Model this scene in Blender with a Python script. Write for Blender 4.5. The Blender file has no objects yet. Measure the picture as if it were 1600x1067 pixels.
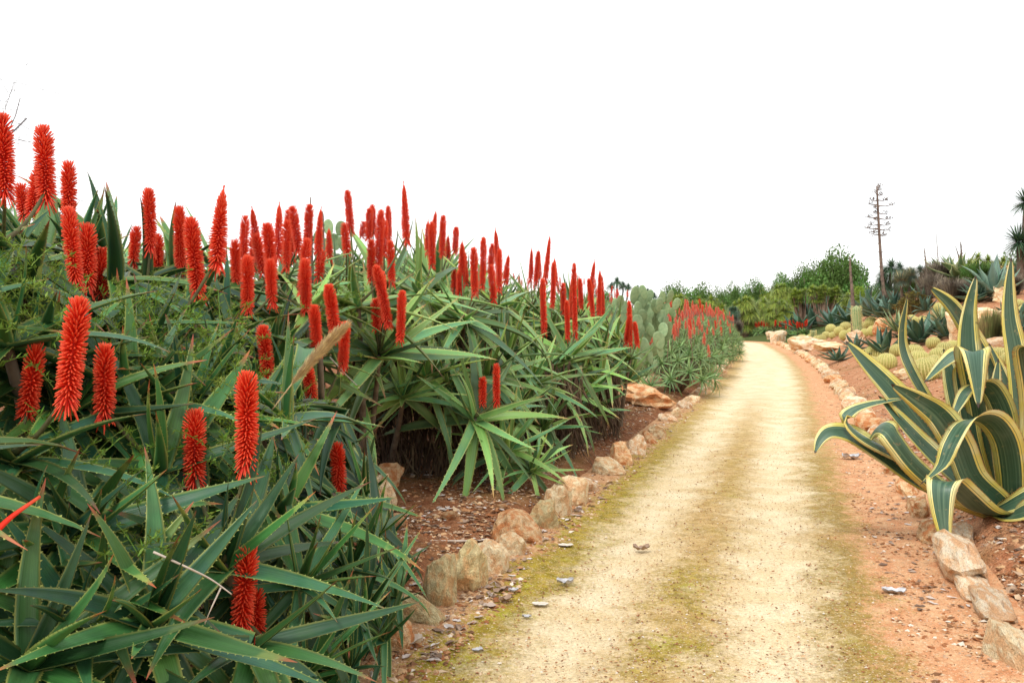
import bpy, math, random
import numpy as np
from mathutils import Vector, Matrix, Quaternion, noise as mnoise
R = random.Random(7)
NR = np.random.RandomState(7)
rad = math.radians
sc = bpy.context.scene
col = sc.collection

# ---------------------------------------------------------------- camera
FPX, CAMH, HOR = 1386.0, 1.5, 500.0
PITCH = math.atan((533.5 - HOR) / FPX)
cam_d = bpy.data.cameras.new('camera'); cam = bpy.data.objects.new('camera', cam_d); col.objects.link(cam)
cam_d.sensor_width = 36.0; cam_d.lens = 36.0 * FPX / 1600.0; cam_d.clip_start = 0.05; cam_d.clip_end = 3000
cam.location = (0, 0, CAMH); cam.rotation_euler = (math.pi / 2 - PITCH, 0, 0)
sc.camera = cam

# ---------------------------------------------------------------- sky and sun
SUN_EL, SUN_AZ = rad(52), rad(215)          # azimuth clockwise from +Y
world = bpy.data.worlds.new('World'); sc.world = world; world.use_nodes = True
nt = world.node_tree; nt.nodes.clear()
wo = nt.nodes.new('ShaderNodeOutputWorld')
sky = nt.nodes.new('ShaderNodeTexSky'); sky.sky_type = 'NISHITA'; sky.sun_disc = False
sky.sun_elevation = SUN_EL; sky.sun_rotation = SUN_AZ; sky.dust_density = 2.0
b1 = nt.nodes.new('ShaderNodeBackground'); b1.inputs[1].default_value = 0.15
b2 = nt.nodes.new('ShaderNodeBackground'); b2.inputs[0].default_value = (1.0, 1.0, 0.995, 1); b2.inputs[1].default_value = 1.17
tc = nt.nodes.new('ShaderNodeTexCoord')
mp = nt.nodes.new('ShaderNodeMapping'); mp.inputs['Scale'].default_value = (1, 1, 2.5); mp.inputs['Location'].default_value = (0.6, 0.35, 0.1)
nz = nt.nodes.new('ShaderNodeTexNoise'); nz.inputs['Scale'].default_value = 1.6; nz.inputs['Detail'].default_value = 5
rp = nt.nodes.new('ShaderNodeValToRGB')
rp.color_ramp.elements[0].position = 0.36; rp.color_ramp.elements[0].color = (0.74, 0.74, 0.74, 1)
rp.color_ramp.elements[1].position = 0.50; rp.color_ramp.elements[1].color = (0.97, 0.97, 0.97, 1)
mx = nt.nodes.new('ShaderNodeMixShader')
L_ = nt.links.new
L_(tc.outputs['Generated'], mp.inputs[0]); L_(mp.outputs[0], nz.inputs['Vector']); L_(nz.outputs['Fac'], rp.inputs[0])
L_(sky.outputs[0], b1.inputs[0]); L_(rp.outputs[0], mx.inputs[0]); L_(b1.outputs[0], mx.inputs[1]); L_(b2.outputs[0], mx.inputs[2]); L_(mx.outputs[0], wo.inputs[0])
sun_d = bpy.data.lights.new('sun', 'SUN'); sun_d.energy = 1.5; sun_d.angle = rad(10); sun_d.color = (1.0, 0.96, 0.88)
sun = bpy.data.objects.new('sun', sun_d); col.objects.link(sun)
sdir = Vector((math.sin(SUN_AZ) * math.cos(SUN_EL), math.cos(SUN_AZ) * math.cos(SUN_EL), math.sin(SUN_EL)))
sun.rotation_euler = sdir.to_track_quat('Z', 'Y').to_euler()
vs = sc.view_settings
vs.view_transform = 'Standard'; vs.look = 'None'; vs.exposure = 0.36; vs.gamma = 1.0; vs.use_curve_mapping = False
sc.render.engine = 'CYCLES'
sc.cycles.max_bounces = 5; sc.cycles.diffuse_bounces = 3; sc.cycles.glossy_bounces = 2

# ---------------------------------------------------------------- materials
class Mt:
    def __init__(s, name, rough=0.6, spec=0.4):
        s.m = bpy.data.materials.new(name); s.m.use_nodes = True; s.t = s.m.node_tree
        s.b = s.t.nodes['Principled BSDF']; s.b.inputs['Roughness'].default_value = rough
        s.b.inputs['Specular IOR Level'].default_value = spec
        s._at = None
    def n(s, ty): return s.t.nodes.new(ty)
    def set(s, inp, v):
        if isinstance(v, bpy.types.NodeSocket): s.t.links.new(v, inp)
        elif isinstance(v, tuple) and len(v) == 3 and inp.type == 'RGBA': inp.default_value = (*v, 1)
        else: inp.default_value = v
    def at(s, ch):
        if s._at is None:
            a = s.n('ShaderNodeAttribute'); a.attribute_name = 'at'
            q = s.n('ShaderNodeSeparateColor'); s.t.links.new(a.outputs['Color'], q.inputs[0])
            s._at = (q.outputs[0], q.outputs[1], q.outputs[2], a.outputs['Alpha'])
        return s._at['tuv_'.index(ch)] if ch in 'tuv_' else s._at['tura'.index(ch)]
    def orand(s): return s.n('ShaderNodeObjectInfo').outputs['Random']
    def obj(s): return s.n('ShaderNodeTexCoord').outputs['Object']
    def pos(s): return s.n('ShaderNodeNewGeometry').outputs['Position']
    def vadd(s, a, b):
        q = s.n('ShaderNodeVectorMath'); q.operation = 'ADD'; s.set(q.inputs[0], a); s.set(q.inputs[1], b); return q.outputs[0]
    def noise(s, scale, detail=3, vec=None, dist=0.0, rough=0.55):
        q = s.n('ShaderNodeTexNoise'); q.inputs['Scale'].default_value = scale; q.inputs['Detail'].default_value = detail
        q.inputs['Distortion'].default_value = dist; q.inputs['Roughness'].default_value = rough
        if vec is not None: s.set(q.inputs['Vector'], vec)
        return q.outputs['Fac']
    def voro(s, scale, vec=None, out='Distance'):
        q = s.n('ShaderNodeTexVoronoi'); q.inputs['Scale'].default_value = scale
        if vec is not None: s.set(q.inputs['Vector'], vec)
        return q.outputs[out]
    def math(s, op, a, b=0.0, clamp=False):
        q = s.n('ShaderNodeMath'); q.operation = op; q.use_clamp = clamp; s.set(q.inputs[0], a); s.set(q.inputs[1], b); return q.outputs[0]
    def rng(s, v, a, b, c=0.0, d=1.0):
        q = s.n('ShaderNodeMapRange'); q.interpolation_type = 'SMOOTHSTEP'
        for i, x in enumerate((v, a, b, c, d)): s.set(q.inputs[i], x)
        return q.outputs[0]
    def mix(s, f, a, b, mode='MIX'):
        q = s.n('ShaderNodeMix'); q.data_type = 'RGBA'; q.blend_type = mode
        s.set(q.inputs[0], f); s.set(q.inputs[6], a); s.set(q.inputs[7], b); return q.outputs[2]
    def hsv(s, c, h=0.5, sa=1.0, v=1.0):
        q = s.n('ShaderNodeHueSaturation'); s.set(q.inputs['Hue'], h); s.set(q.inputs['Saturation'], sa); s.set(q.inputs['Value'], v); s.set(q.inputs['Color'], c); return q.outputs[0]
    def bump(s, h, strength=0.3, dist=0.01):
        q = s.n('ShaderNodeBump'); q.inputs['Strength'].default_value = strength; q.inputs['Distance'].default_value = dist
        s.set(q.inputs['Height'], h); s.t.links.new(q.outputs[0], s.b.inputs['Normal'])
    def done(s, c, trans=0.0):
        s.set(s.b.inputs['Base Color'], c)
        if trans:
            tr = s.n('ShaderNodeBsdfTranslucent'); s.set(tr.inputs[0], c)
            mxx = s.n('ShaderNodeMixShader'); mxx.inputs[0].default_value = trans
            s.t.links.new(s.b.outputs[0], mxx.inputs[1]); s.t.links.new(tr.outputs[0], mxx.inputs[2])
            s.t.links.new(mxx.outputs[0], s.t.nodes['Material Output'].inputs[0])
        return s.m
M = {}
def leafmat(name, ca, cb, margin, tip, rough=0.42, spec=0.45, mw=0.76, vscale=(0.7, 1.35), tipstart=0.86, under=None):
    m = Mt(name, rough, spec)
    t, u, r = m.at('t'), m.at('u'), m.at('r')
    o = m.orand()
    rr = m.math('FRACT', m.math('ADD', r, m.math('MULTIPLY', o, 3.7)))
    c = m.mix(rr, ca, cb)
    nz1 = m.noise(9, 3, m.vadd(m.obj(), m.mix(1.0, (0, 0, 0), (0, 0, 0))))
    c = m.mix(m.rng(nz1, 0.35, 0.75, 0, 0.45), c, cb)
    uu = m.math('ABSOLUTE', m.math('SUBTRACT', m.math('MULTIPLY', u, 2.0), 1.0))
    streak = m.noise(1.0, 2, None)
    cv = m.n('ShaderNodeCombineXYZ'); m.set(cv.inputs[0], m.math('MULTIPLY', u, 26.0)); m.set(cv.inputs[1], m.math('MULTIPLY', t, 1.5)); m.set(cv.inputs[2], m.math('MULTIPLY', rr, 40.0))
    st = m.noise(1.0, 2, cv.outputs[0])
    c = m.hsv(c, 0.5, 1.0, m.rng(st, 0.3, 0.7, 0.86, 1.14))
    c = m.mix(m.rng(uu, mw, 0.99, 0, 0.85), c, margin)
    tt = m.math('ADD', t, m.math('MULTIPLY', m.math('SUBTRACT', rr, 0.5), 0.14))
    c = m.mix(m.rng(tt, tipstart, 1.0, 0, 0.9), c, tip)
    # scars and yellowed patches
    sp = m.noise(3.2, 4, m.obj(), 0.6)
    c = m.mix(m.math('MULTIPLY', m.rng(sp, 0.62, 0.72, 0, 0.5), m.rng(rr, 0.3, 0.9)), c, margin)
    hv = m.math('FRACT', m.math('MULTIPLY', rr, 7.31))
    c = m.hsv(c, m.rng(hv, 0, 1, 0.485, 0.515), 1.0, m.rng(m.math('FRACT', m.math('MULTIPLY', rr, 13.7)), 0, 1, *vscale))
    if under is not None: c = m.mix(m.math('MULTIPLY', m.at('a'), 0.6), c, under)
    m.bump(st, 0.25, 0.004)
    return m.done(c)
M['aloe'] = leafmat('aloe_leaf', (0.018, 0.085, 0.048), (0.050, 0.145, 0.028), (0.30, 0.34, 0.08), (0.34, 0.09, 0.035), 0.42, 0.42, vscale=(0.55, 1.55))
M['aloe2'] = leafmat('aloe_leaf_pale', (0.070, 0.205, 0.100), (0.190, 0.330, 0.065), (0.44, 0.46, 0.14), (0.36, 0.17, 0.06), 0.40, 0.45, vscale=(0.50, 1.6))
M['smallaloe'] = leafmat('small_aloe_leaf', (0.12, 0.24, 0.08), (0.22, 0.34, 0.12), (0.3, 0.38, 0.13), (0.35, 0.2, 0.08))
M['agave'] = leafmat('agave_leaf', (0.055, 0.125, 0.088), (0.10, 0.19, 0.135), (0.14, 0.2, 0.12), (0.10, 0.06, 0.03), mw=0.9, tipstart=0.95)
M['agave_dark'] = leafmat('dark_agave_leaf', (0.030, 0.080, 0.050), (0.06, 0.13, 0.08), (0.22, 0.26, 0.15), (0.10, 0.06, 0.03), mw=0.9, tipstart=0.95)
M['agave_blue'] = leafmat('blue_agave_leaf', (0.12, 0.23, 0.18), (0.20, 0.32, 0.24), (0.26, 0.35, 0.22), (0.15, 0.09, 0.05), mw=0.9, tipstart=0.95)
M['yucca'] = leafmat('yucca_leaf', (0.17, 0.28, 0.055), (0.36, 0.42, 0.07), (0.3, 0.35, 0.1), (0.35, 0.3, 0.08))
M['yucca_blue'] = leafmat('blue_yucca_leaf', (0.13, 0.21, 0.17), (0.20, 0.27, 0.20), (0.25, 0.32, 0.2), (0.3, 0.28, 0.16))
M['yucca_dark'] = leafmat('dark_yucca_leaf', (0.045, 0.10, 0.065), (0.10, 0.18, 0.09), (0.15, 0.22, 0.1), (0.2, 0.17, 0.08))
M['cream_leaf'] = leafmat('striped_leaf', (0.10, 0.19, 0.09), (0.17, 0.25, 0.12), (0.62, 0.60, 0.28), (0.45, 0.35, 0.15), mw=0.55, tipstart=0.95)

def variegated():
    m = Mt('variegated_agave_leaf', 0.4, 0.45)
    t, u, r = m.at('t'), m.at('u'), m.at('r')
    uu = m.math('SUBTRACT', m.math('MULTIPLY', u, 2.0), 1.0)
    cv = m.n('ShaderNodeCombineXYZ'); m.set(cv.inputs[0], m.math('MULTIPLY', u, 22.0)); m.set(cv.inputs[1], m.math('MULTIPLY', t, 0.8)); m.set(cv.inputs[2], m.math('MULTIPLY', r, 40.0))
    st = m.noise(1.0, 2, cv.outputs[0])
    cw = m.n('ShaderNodeCombineXYZ'); m.set(cw.inputs[0], 0.0); m.set(cw.inputs[1], m.math('MULTIPLY', t, 3.0)); m.set(cw.inputs[2], m.math('MULTIPLY', r, 17.0))
    wob = m.math('MULTIPLY', m.math('SUBTRACT', m.noise(1.0, 2, cw.outputs[0]), 0.5), 0.12)
    au = m.math('ADD', m.math('ABSOLUTE', uu), wob)
    g = m.mix(m.rng(st, 0.3, 0.7), (0.030, 0.085, 0.050), (0.085, 0.165, 0.105))
    pale = m.rng(st, 0.60, 0.64, 0, 0.45)
    g = m.mix(pale, g, (0.17, 0.25, 0.13))
    g = m.mix(m.rng(m.noise(4, 5, m.obj(), 0.5), 0.45, 0.75, 0, 0.5), g, (0.15, 0.22, 0.16))
    g = m.mix(m.rng(m.noise(25, 3, m.obj()), 0.63, 0.70, 0, 0.6), g, (0.25, 0.24, 0.12))
    y = m.mix(m.rng(m.noise(5, 3, m.obj()), 0.35, 0.7), (0.78, 0.66, 0.14), (0.84, 0.78, 0.38))
    c = m.mix(m.rng(au, 0.60, 0.615), g, y)
    # thin green line inside the cream margin
    c = m.mix(m.math('MULTIPLY', m.rng(au, 0.70, 0.715), m.math('SUBTRACT', 1.0, m.rng(au, 0.735, 0.75))), c, (0.12, 0.19, 0.08))
    c = m.mix(m.rng(au, 0.955, 0.99), c, (0.50, 0.25, 0.07))
    under = m.at('a')
    c = m.mix(m.math('MULTIPLY', under, 0.30), c, m.mix(1.0, c, (0.70, 0.62, 0.30), 'MULTIPLY'))
    c = m.mix(m.rng(t, 0.965, 0.985), c, (0.05, 0.03, 0.02))
    sp = m.noise(14, 4, m.obj()); c = m.mix(m.rng(sp, 0.68, 0.72, 0, 0.6), c, (0.22, 0.14, 0.07))
    m.bump(st, 0.3, 0.004)
    return m.done(c)
M['variegated'] = variegated()

def simple(name, ca, cb, scale=8, rough=0.8, spec=0.2, bump=0.3, bscale=None, trans=0.0, bd=0.01, r=False):
    m = Mt(name, rough, spec)
    f = m.noise(scale, 5, m.obj())
    c = m.mix(m.rng(f, 0.3, 0.7), ca, cb)
    if r:
        c = m.hsv(c, m.rng(m.at('r'), 0, 1, 0.48, 0.52), 1.0, m.rng(m.at('r'), 0, 1, 0.65, 1.35))
    if bump: m.bump(m.noise(bscale or scale * 3, 4, m.obj()), bump, bd)
    return m.done(c, trans)
def flowermat(name, ca, cb, tipc):
    m = Mt(name, 0.45, 0.3)
    t, u, r = m.at('t'), m.at('u'), m.at('r')
    c = m.mix(m.math('ADD', m.math('MULTIPLY', r, 0.7), m.math('MULTIPLY', m.orand(), 0.3)), ca, cb)
    c = m.mix(m.rng(t, 0.45, 1.0, 0, 0.75), c, tipc)
    return m.done(c, 0.12)
M['flower'] = flowermat('red_flower', (0.66, 0.010, 0.005), (0.92, 0.045, 0.012), (0.98, 0.15, 0.06))
M['flower_far'] = flowermat('coral_flower', (0.78, 0.05, 0.03), (0.88, 0.16, 0.09), (0.92, 0.36, 0.24))
M['stalk'] = simple('flower_stalk', (0.09, 0.075, 0.04), (0.12, 0.14, 0.05), 30)
M['dry'] = simple('dry_leaves', (0.07, 0.048, 0.032), (0.20, 0.14, 0.09), 6, 0.9, 0.1, r=True)
M['straw'] = simple('straw', (0.60, 0.42, 0.22), (0.76, 0.60, 0.36), 30, 0.8, r=True)
M['twig'] = simple('dry_twig', (0.42, 0.34, 0.28), (0.60, 0.52, 0.44), 20)
M['greytwig'] = simple('grey_twig', (0.16, 0.15, 0.16), (0.26, 0.24, 0.24), 10)
M['weed'] = simple('feathery_weed', (0.13, 0.24, 0.030), (0.24, 0.33, 0.05), 3, 0.6, 0.3, 0, trans=0.25, r=True)
M['stem'] = simple('bark_stem', (0.13, 0.10, 0.07), (0.22, 0.18, 0.13), 14)
M['bark'] = simple('bark', (0.10, 0.075, 0.055), (0.22, 0.17, 0.13), 6)
M['redbark'] = simple('reddish_bark', (0.16, 0.09, 0.06), (0.28, 0.19, 0.14), 5)
M['foliage'] = simple('tree_foliage', (0.09, 0.18, 0.04), (0.16, 0.27, 0.06), 0.6, 0.6, 0.25, 0, trans=0.2, r=True)
M['foliage_y'] = simple('yellow_green_foliage', (0.17, 0.24, 0.03), (0.30, 0.36, 0.045), 0.5, 0.6, 0.25, 0, trans=0.25, r=True)
M['brush'] = simple('brown_brush', (0.16, 0.13, 0.10), (0.27, 0.22, 0.17), 4, 0.9, 0.1, 0, r=True)
M['grass'] = simple('ornamental_grass', (0.13, 0.17, 0.05), (0.33, 0.22, 0.11), 2.0, 0.8, 0.2, 0, r=True)
M['succ'] = simple('olive_succulent', (0.20, 0.18, 0.06), (0.36, 0.30, 0.12), 6, 0.6, 0.3, 0, r=True)
M['paper'] = simple('bleached_leaf', (0.55, 0.46, 0.38), (0.78, 0.72, 0.62), 25, 0.8)
M['greyleaf'] = simple('grey_leaf', (0.38, 0.37, 0.38), (0.66, 0.65, 0.66), 30, 0.7)
M['deadstalk'] = simple('dead_stalk', (0.13, 0.09, 0.075), (0.26, 0.19, 0.15), 8, 0.9, 0.1)
def cactusmat(name, ca, cb, margin):
    m = Mt(name, 0.6, 0.3); f = m.noise(5, 4, m.obj())
    c = m.mix(m.rng(f, 0.3, 0.7), ca, cb); c = m.hsv(c, 0.5, 1.0, m.rng(m.orand(), 0, 1, 0.8, 1.2))
    c = m.mix(m.rng(m.at('u'), 0.5, 1.0, 0, 0.8), c, margin)
    m.bump(m.noise(30, 3, m.obj()), 0.2, 0.005); return m.done(c)
M['barrel'] = cactusmat('barrel_skin', (0.32, 0.31, 0.08), (0.42, 0.39, 0.12), (0.70, 0.62, 0.26))
M['spine'] = simple('yellow_spine', (0.66, 0.56, 0.22), (0.80, 0.72, 0.36), 40, 0.6, 0.2, 0)
M['pad'] = cactusmat('prickly_pear_pad', (0.17, 0.27, 0.13), (0.26, 0.35, 0.18), (0.40, 0.44, 0.22))
M['column'] = cactusmat('column_cactus_skin', (0.16, 0.24, 0.10), (0.26, 0.32, 0.14), (0.50, 0.50, 0.28))
def stonemat(name, top, mid, low, k=1.0):
    m = Mt(name, 0.9, 0.15)
    v = m.vadd(m.obj(), m.n('ShaderNodeObjectInfo').outputs['Location'])
    f1 = m.noise(5, 6, v, 0.4); f2 = m.noise(22, 5, v); f3 = m.noise(2.4, 3, v)
    c = m.mix(m.rng(f1, 0.35, 0.65), mid, top)
    c = m.mix(m.rng(f3, 0.42, 0.62, 0, k), c, low)
    c = m.hsv(c, 0.5, 1.0, m.rng(f2, 0.25, 0.75, 0.72, 1.2))
    c = m.mix(m.rng(m.noise(9, 5, v, 1.0), 0.62, 0.70, 0, 0.7), c, (0.20, 0.11, 0.05))
    c = m.hsv(c, 0.5, 1.0, m.rng(m.orand(), 0, 1, 0.85, 1.15))
    m.bump(m.math('ADD', m.math('MULTIPLY', f1, 1.5), f2), 0.9, 0.02); return m.done(c)
M['stone_cream'] = stonemat('cream_limestone', (0.86, 0.74, 0.50), (0.78, 0.58, 0.34), (0.70, 0.38, 0.18), 0.8)
M['stone_orange'] = stonemat('orange_limestone', (0.82, 0.60, 0.36), (0.72, 0.42, 0.20), (0.64, 0.26, 0.10))
M['stone_grey'] = stonemat('grey_limestone', (0.76, 0.66, 0.38), (0.60, 0.48, 0.25), (0.72, 0.42, 0.19), 0.8)
M['stone_white'] = stonemat('white_limestone', (0.88, 0.76, 0.58), (0.82, 0.60, 0.38), (0.72, 0.38, 0.18), 0.8)
def chipmat():
    m = Mt('gravel_chips', 0.9, 0.1)
    rr = m.at('r'); q = m.n('ShaderNodeValToRGB'); m.set(q.inputs[0], rr)
    cr = q.color_ramp; cr.interpolation = 'CONSTANT'
    cs = [(0, (0.30, 0.12, 0.05)), (0.2, (0.42, 0.21, 0.10)), (0.4, (0.55, 0.34, 0.18)), (0.55, (0.20, 0.10, 0.05)), (0.7, (0.62, 0.46, 0.30)), (0.82, (0.44, 0.30, 0.20)), (0.93, (0.70, 0.62, 0.52))]
    cr.elements[0].color = (*cs[0][1], 1); cr.elements[1].position = cs[1][0]; cr.elements[1].color = (*cs[1][1], 1)
    for p_, c_ in cs[2:]:
        e = cr.elements.new(p_); e.color = (*c_, 1)
    return m.done(q.outputs[0])
M['chips'] = chipmat()
def flakemat():
    m = Mt('leaf_litter', 0.85, 0.15)
    q = m.n('ShaderNodeValToRGB'); m.set(q.inputs[0], m.at('r')); cr = q.color_ramp
    cr.elements[0].color = (0.16, 0.10, 0.07, 1); cr.elements[1].color = (0.62, 0.56, 0.52, 1)
    e = cr.elements.new(0.5); e.color = (0.36, 0.25, 0.18, 1)
    return m.done(q.outputs[0])
M['flakes'] = flakemat()

def soilmat():
    m = Mt('red_soil', 0.95, 0.08)
    p = m.pos()
    big = m.noise(0.9, 4, p); mid = m.noise(7, 6, p, 0.3); fine = m.noise(60, 5, p); vf = m.voro(70, p)
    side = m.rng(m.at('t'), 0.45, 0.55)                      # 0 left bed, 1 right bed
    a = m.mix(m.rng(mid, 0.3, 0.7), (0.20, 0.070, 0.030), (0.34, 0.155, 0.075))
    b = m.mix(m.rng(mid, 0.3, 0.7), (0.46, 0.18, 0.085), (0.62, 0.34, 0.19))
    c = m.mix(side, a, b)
    c = m.mix(m.rng(big, 0.5, 0.7, 0, 0.5), c, (0.30, 0.20, 0.07))
    c = m.mix(m.rng(m.noise(18, 5, p), 0.58, 0.68, 0, 0.6), c, (0.58, 0.40, 0.25))
    c = m.mix(m.rng(m.at('u'), 0.0, 1.0), c, (0.10, 0.13, 0.04))      # far ground grows green
    c = m.hsv(c, 0.5, 1.0, m.rng(fine, 0.2, 0.8, 0.6, 1.35))
    m.bump(m.math('ADD', m.math('MULTIPLY', mid, 2.0), m.math('ADD', fine, vf)), 0.8, 0.02)
    return m.done(c)
M['soil'] = soilmat()
def pathmat():
    m = Mt('sandy_path', 0.95, 0.08)
    uv = m.n('ShaderNodeUVMap'); sx = m.n('ShaderNodeSeparateXYZ'); m.t.links.new(uv.outputs[0], sx.inputs[0])
    lat, lon = sx.outputs[0], sx.outputs[1]
    p = m.pos()
    w = m.math('MULTIPLY', m.math('SUBTRACT', m.noise(1.8, 6, p, 0.5), 0.5), 0.55)
    w2 = m.math('ADD', m.math('MULTIPLY', m.math('SUBTRACT', m.noise(6, 5, p), 0.5), 0.40), m.math('MULTIPLY', m.math('SUBTRACT', m.noise(38, 5, p, 0.3), 0.5), 0.48))
    l = m.math('ADD', lat, m.math('ADD', w, w2))
    fine = m.noise(90, 4, p); grit = m.noise(220, 2, p); pat = m.noise(2.6, 5, p, 0.4)
    vo = m.voro(150, p)
    sand = m.mix(m.rng(pat, 0.35, 0.65), (0.82, 0.70, 0.48), (0.73, 0.58, 0.35))
    tan = m.mix(m.rng(m.noise(11, 5, p), 0.35, 0.65), (0.54, 0.36, 0.15), (0.38, 0.24, 0.08))
    moss = m.mix(m.rng(m.noise(14, 5, p), 0.3, 0.7), (0.20, 0.15, 0.012), (0.40, 0.29, 0.035))
    moss = m.mix(m.rng(m.noise(3.5, 4, p), 0.56, 0.68, 0, 0.8), moss, (0.36, 0.33, 0.03))
    red = m.mix(m.rng(m.noise(9, 6, p), 0.3, 0.7), (0.58, 0.25, 0.12), (0.70, 0.41, 0.23))
    def band(c0, hw, soft): return m.math('SUBTRACT', 1.0, m.rng(m.math('ABSOLUTE', m.math('SUBTRACT', l, c0)), hw - soft, hw + soft))
    c = tan
    near = m.math('MULTIPLY', m.math('SUBTRACT', 1.0, m.rng(lon, 7.0, 18.0, 0, 0.80)), m.rng(m.noise(24, 5, p, 0.5), 0.28, 0.52, 0.15, 1.0))
    c = m.mix(m.math('MULTIPLY', band(-1.00, 0.22, 0.16), near), c, moss)
    c = m.mix(m.math('MULTIPLY', m.math('MULTIPLY', m.math('MULTIPLY', band(-0.17, 0.15, 0.15), m.math('SUBTRACT', 1.0, m.rng(lon, 3.8, 8.0, 0, 0.6))), m.rng(m.noise(1.1, 3, p), 0.34, 0.56)), near), c, moss)
    c = m.mix(m.math('MULTIPLY', m.math('MULTIPLY', band(0.63, 0.17, 0.16), m.rng(m.noise(0.8, 3, p), 0.38, 0.54)), near), c, m.mix(0.55, moss, (0.27, 0.16, 0.045)))
    c = m.mix(m.math('MULTIPLY', band(-0.60, 0.20, 0.24), 0.92), c, sand)
    c = m.mix(m.math('MULTIPLY', band(0.27, 0.24, 0.24), 0.92), c, sand)
    c = m.mix(m.math('MULTIPLY', m.rng(lon, 9.0, 22.0), band(-0.15, 0.70, 0.35)), c, sand)
    c = m.mix(m.math('MULTIPLY', m.rng(l, 0.70, 0.95), 0.92), c, red)
    c = m.mix(m.math('MULTIPLY', m.rng(m.math('MULTIPLY', l, -1.0), 1.12, 1.28), 0.95), c, m.mix(0.5, red, (0.34, 0.20, 0.10)))
    c = m.hsv(c, 0.5, 1.0, m.rng(m.math('ADD', m.math('MULTIPLY', grit, 0.5), m.math('MULTIPLY', m.noise(55, 4, p), 0.5)), 0.30, 0.70, 0.72, 1.22))
    c = m.mix(m.rng(fine, 0.57, 0.68, 0, 0.65), c, (0.80, 0.70, 0.50))
    c = m.mix(m.rng(m.noise(70, 3, m.vadd(p, (3.1, 1.7, 0.0))), 0.58, 0.68, 0, 0.55), c, (0.22, 0.13, 0.05))
    m.bump(m.math('ADD', m.math('MULTIPLY', m.noise(25, 5, p), 1.5), m.math('ADD', fine, grit)), 0.6, 0.008)
    return m.done(c)
M['path'] = pathmat()

# ---------------------------------------------------------------- mesh helpers
class MB:
    def __init__(s): s.V = []; s.Q = []; s.T = []; s.A = []; s.n = 0; s.UV = None
    def add(s, V, Q=None, T=None, A=None):
        V = np.asarray(V, dtype=np.float32).reshape(-1, 3)
        if A is None: A = (0.5, 0.5, 0.5, 0.0)
        A = np.broadcast_to(np.asarray(A, dtype=np.float32), (len(V), 4))
        s.V.append(V); s.A.append(A)
        if Q is not None and len(Q): s.Q.append(np.asarray(Q, dtype=np.int64).reshape(-1, 4) + s.n)
        if T is not None and len(T): s.T.append(np.asarray(T, dtype=np.int64).reshape(-1, 3) + s.n)
        s.n += len(V)
        return s
    def addx(s, geo, mat=None, rnd=None):
        V, Q, T, A = geo
        if mat is not None: V = xf(V, mat)
        if rnd is not None: A = A.copy(); A[:, 2] = rnd
        return s.add(V, Q, T, A)
    def mesh(s, name, mat, smooth=False):
        me = bpy.data.meshes.new(name)
        V = np.concatenate(s.V); Q = np.concatenate(s.Q) if s.Q else np.zeros((0, 4), int); T = np.concatenate(s.T) if s.T else np.zeros((0, 3), int)
        me.vertices.add(len(V)); me.vertices.foreach_set('co', V.ravel())
        loops = np.concatenate([Q.ravel(), T.ravel()]).astype(np.int32)
        me.loops.add(len(loops)); me.loops.foreach_set('vertex_index', loops)
        st = np.concatenate([np.arange(len(Q)) * 4, len(Q) * 4 + np.arange(len(T)) * 3]).astype(np.int32)
        me.polygons.add(len(st)); me.polygons.foreach_set('loop_start', st)
        me.polygons.foreach_set('loop_total', np.concatenate([np.full(len(Q), 4), np.full(len(T), 3)]).astype(np.int32))
        me.polygons.foreach_set('use_smooth', np.full(len(st), bool(smooth)))
        at = me.attributes.new('at', 'FLOAT_COLOR', 'POINT'); at.data.foreach_set('color', np.concatenate(s.A).astype(np.float32).ravel())
        me.update(); me.validate()
        if mat: me.materials.append(M[mat] if isinstance(mat, str) else mat)
        return me
def xf(V, m):
    m = np.array(m); return V @ m[:3, :3].T + m[:3, 3]
def link(name, data, parent=None, mat=None, kind=None, label=None):
    o = bpy.data.objects.new(name, data); col.objects.link(o)
    if parent is not None: o.parent = parent
    if mat is not None: o.matrix_local = mat
    if kind: o['kind'] = kind
    if label: o['label'] = label
    return o
def thing(name, label, cat, loc=(0, 0, 0), group=None, data=None, rz=0.0, scale=1.0):
    o = bpy.data.objects.new(name, data); col.objects.link(o)
    o.location = loc; o.rotation_euler = (0, 0, rz); o.scale = (scale,) * 3 if not isinstance(scale, tuple) else scale
    o['label'] = label; o['category'] = cat; o['kind'] = 'thing'
    if group: o['group'] = group
    return o
def gridq(n, k, close):
    i = np.arange(n - 1)[:, None]; kk = k if close else k - 1
    j = np.arange(kk)[None, :]; j2 = (j + 1) % k
    return np.stack([i * k + j, i * k + j2, (i + 1) * k + j2, (i + 1) * k + j], -1).reshape(-1, 4)
def tube(P, r, k=6, rnd=0.5):
    P = np.asarray(P, float); n = len(P); r = np.broadcast_to(np.asarray(r, float), (n,))
    Tn = np.gradient(P, axis=0); Tn /= np.linalg.norm(Tn, axis=1)[:, None] + 1e-9
    ref = np.array([0.31, 0.17, 0.93]) if abs(Tn[:, 2]).mean() < 0.8 else np.array([1.0, 0.1, 0.05])
    S = np.cross(Tn, ref); S /= np.linalg.norm(S, axis=1)[:, None] + 1e-9
    B = np.cross(Tn, S)
    a = np.arange(k) / k * 2 * math.pi
    V = P[:, None, :] + r[:, None, None] * (np.cos(a)[None, :, None] * S[:, None, :] + np.sin(a)[None, :, None] * B[:, None, :])
    t = np.repeat(np.linspace(0, 1, n), k)
    A = np.stack([t, np.full_like(t, 0.5), np.full_like(t, rnd), np.zeros_like(t)], -1)
    return V.reshape(-1, 3), gridq(n, k, True), np.array([[0, j + 1, j] for j in range(1, k - 1)] + [[(n - 1) * k, (n - 1) * k + j, (n - 1) * k + j + 1] for j in range(1, k - 1)]), A
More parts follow.
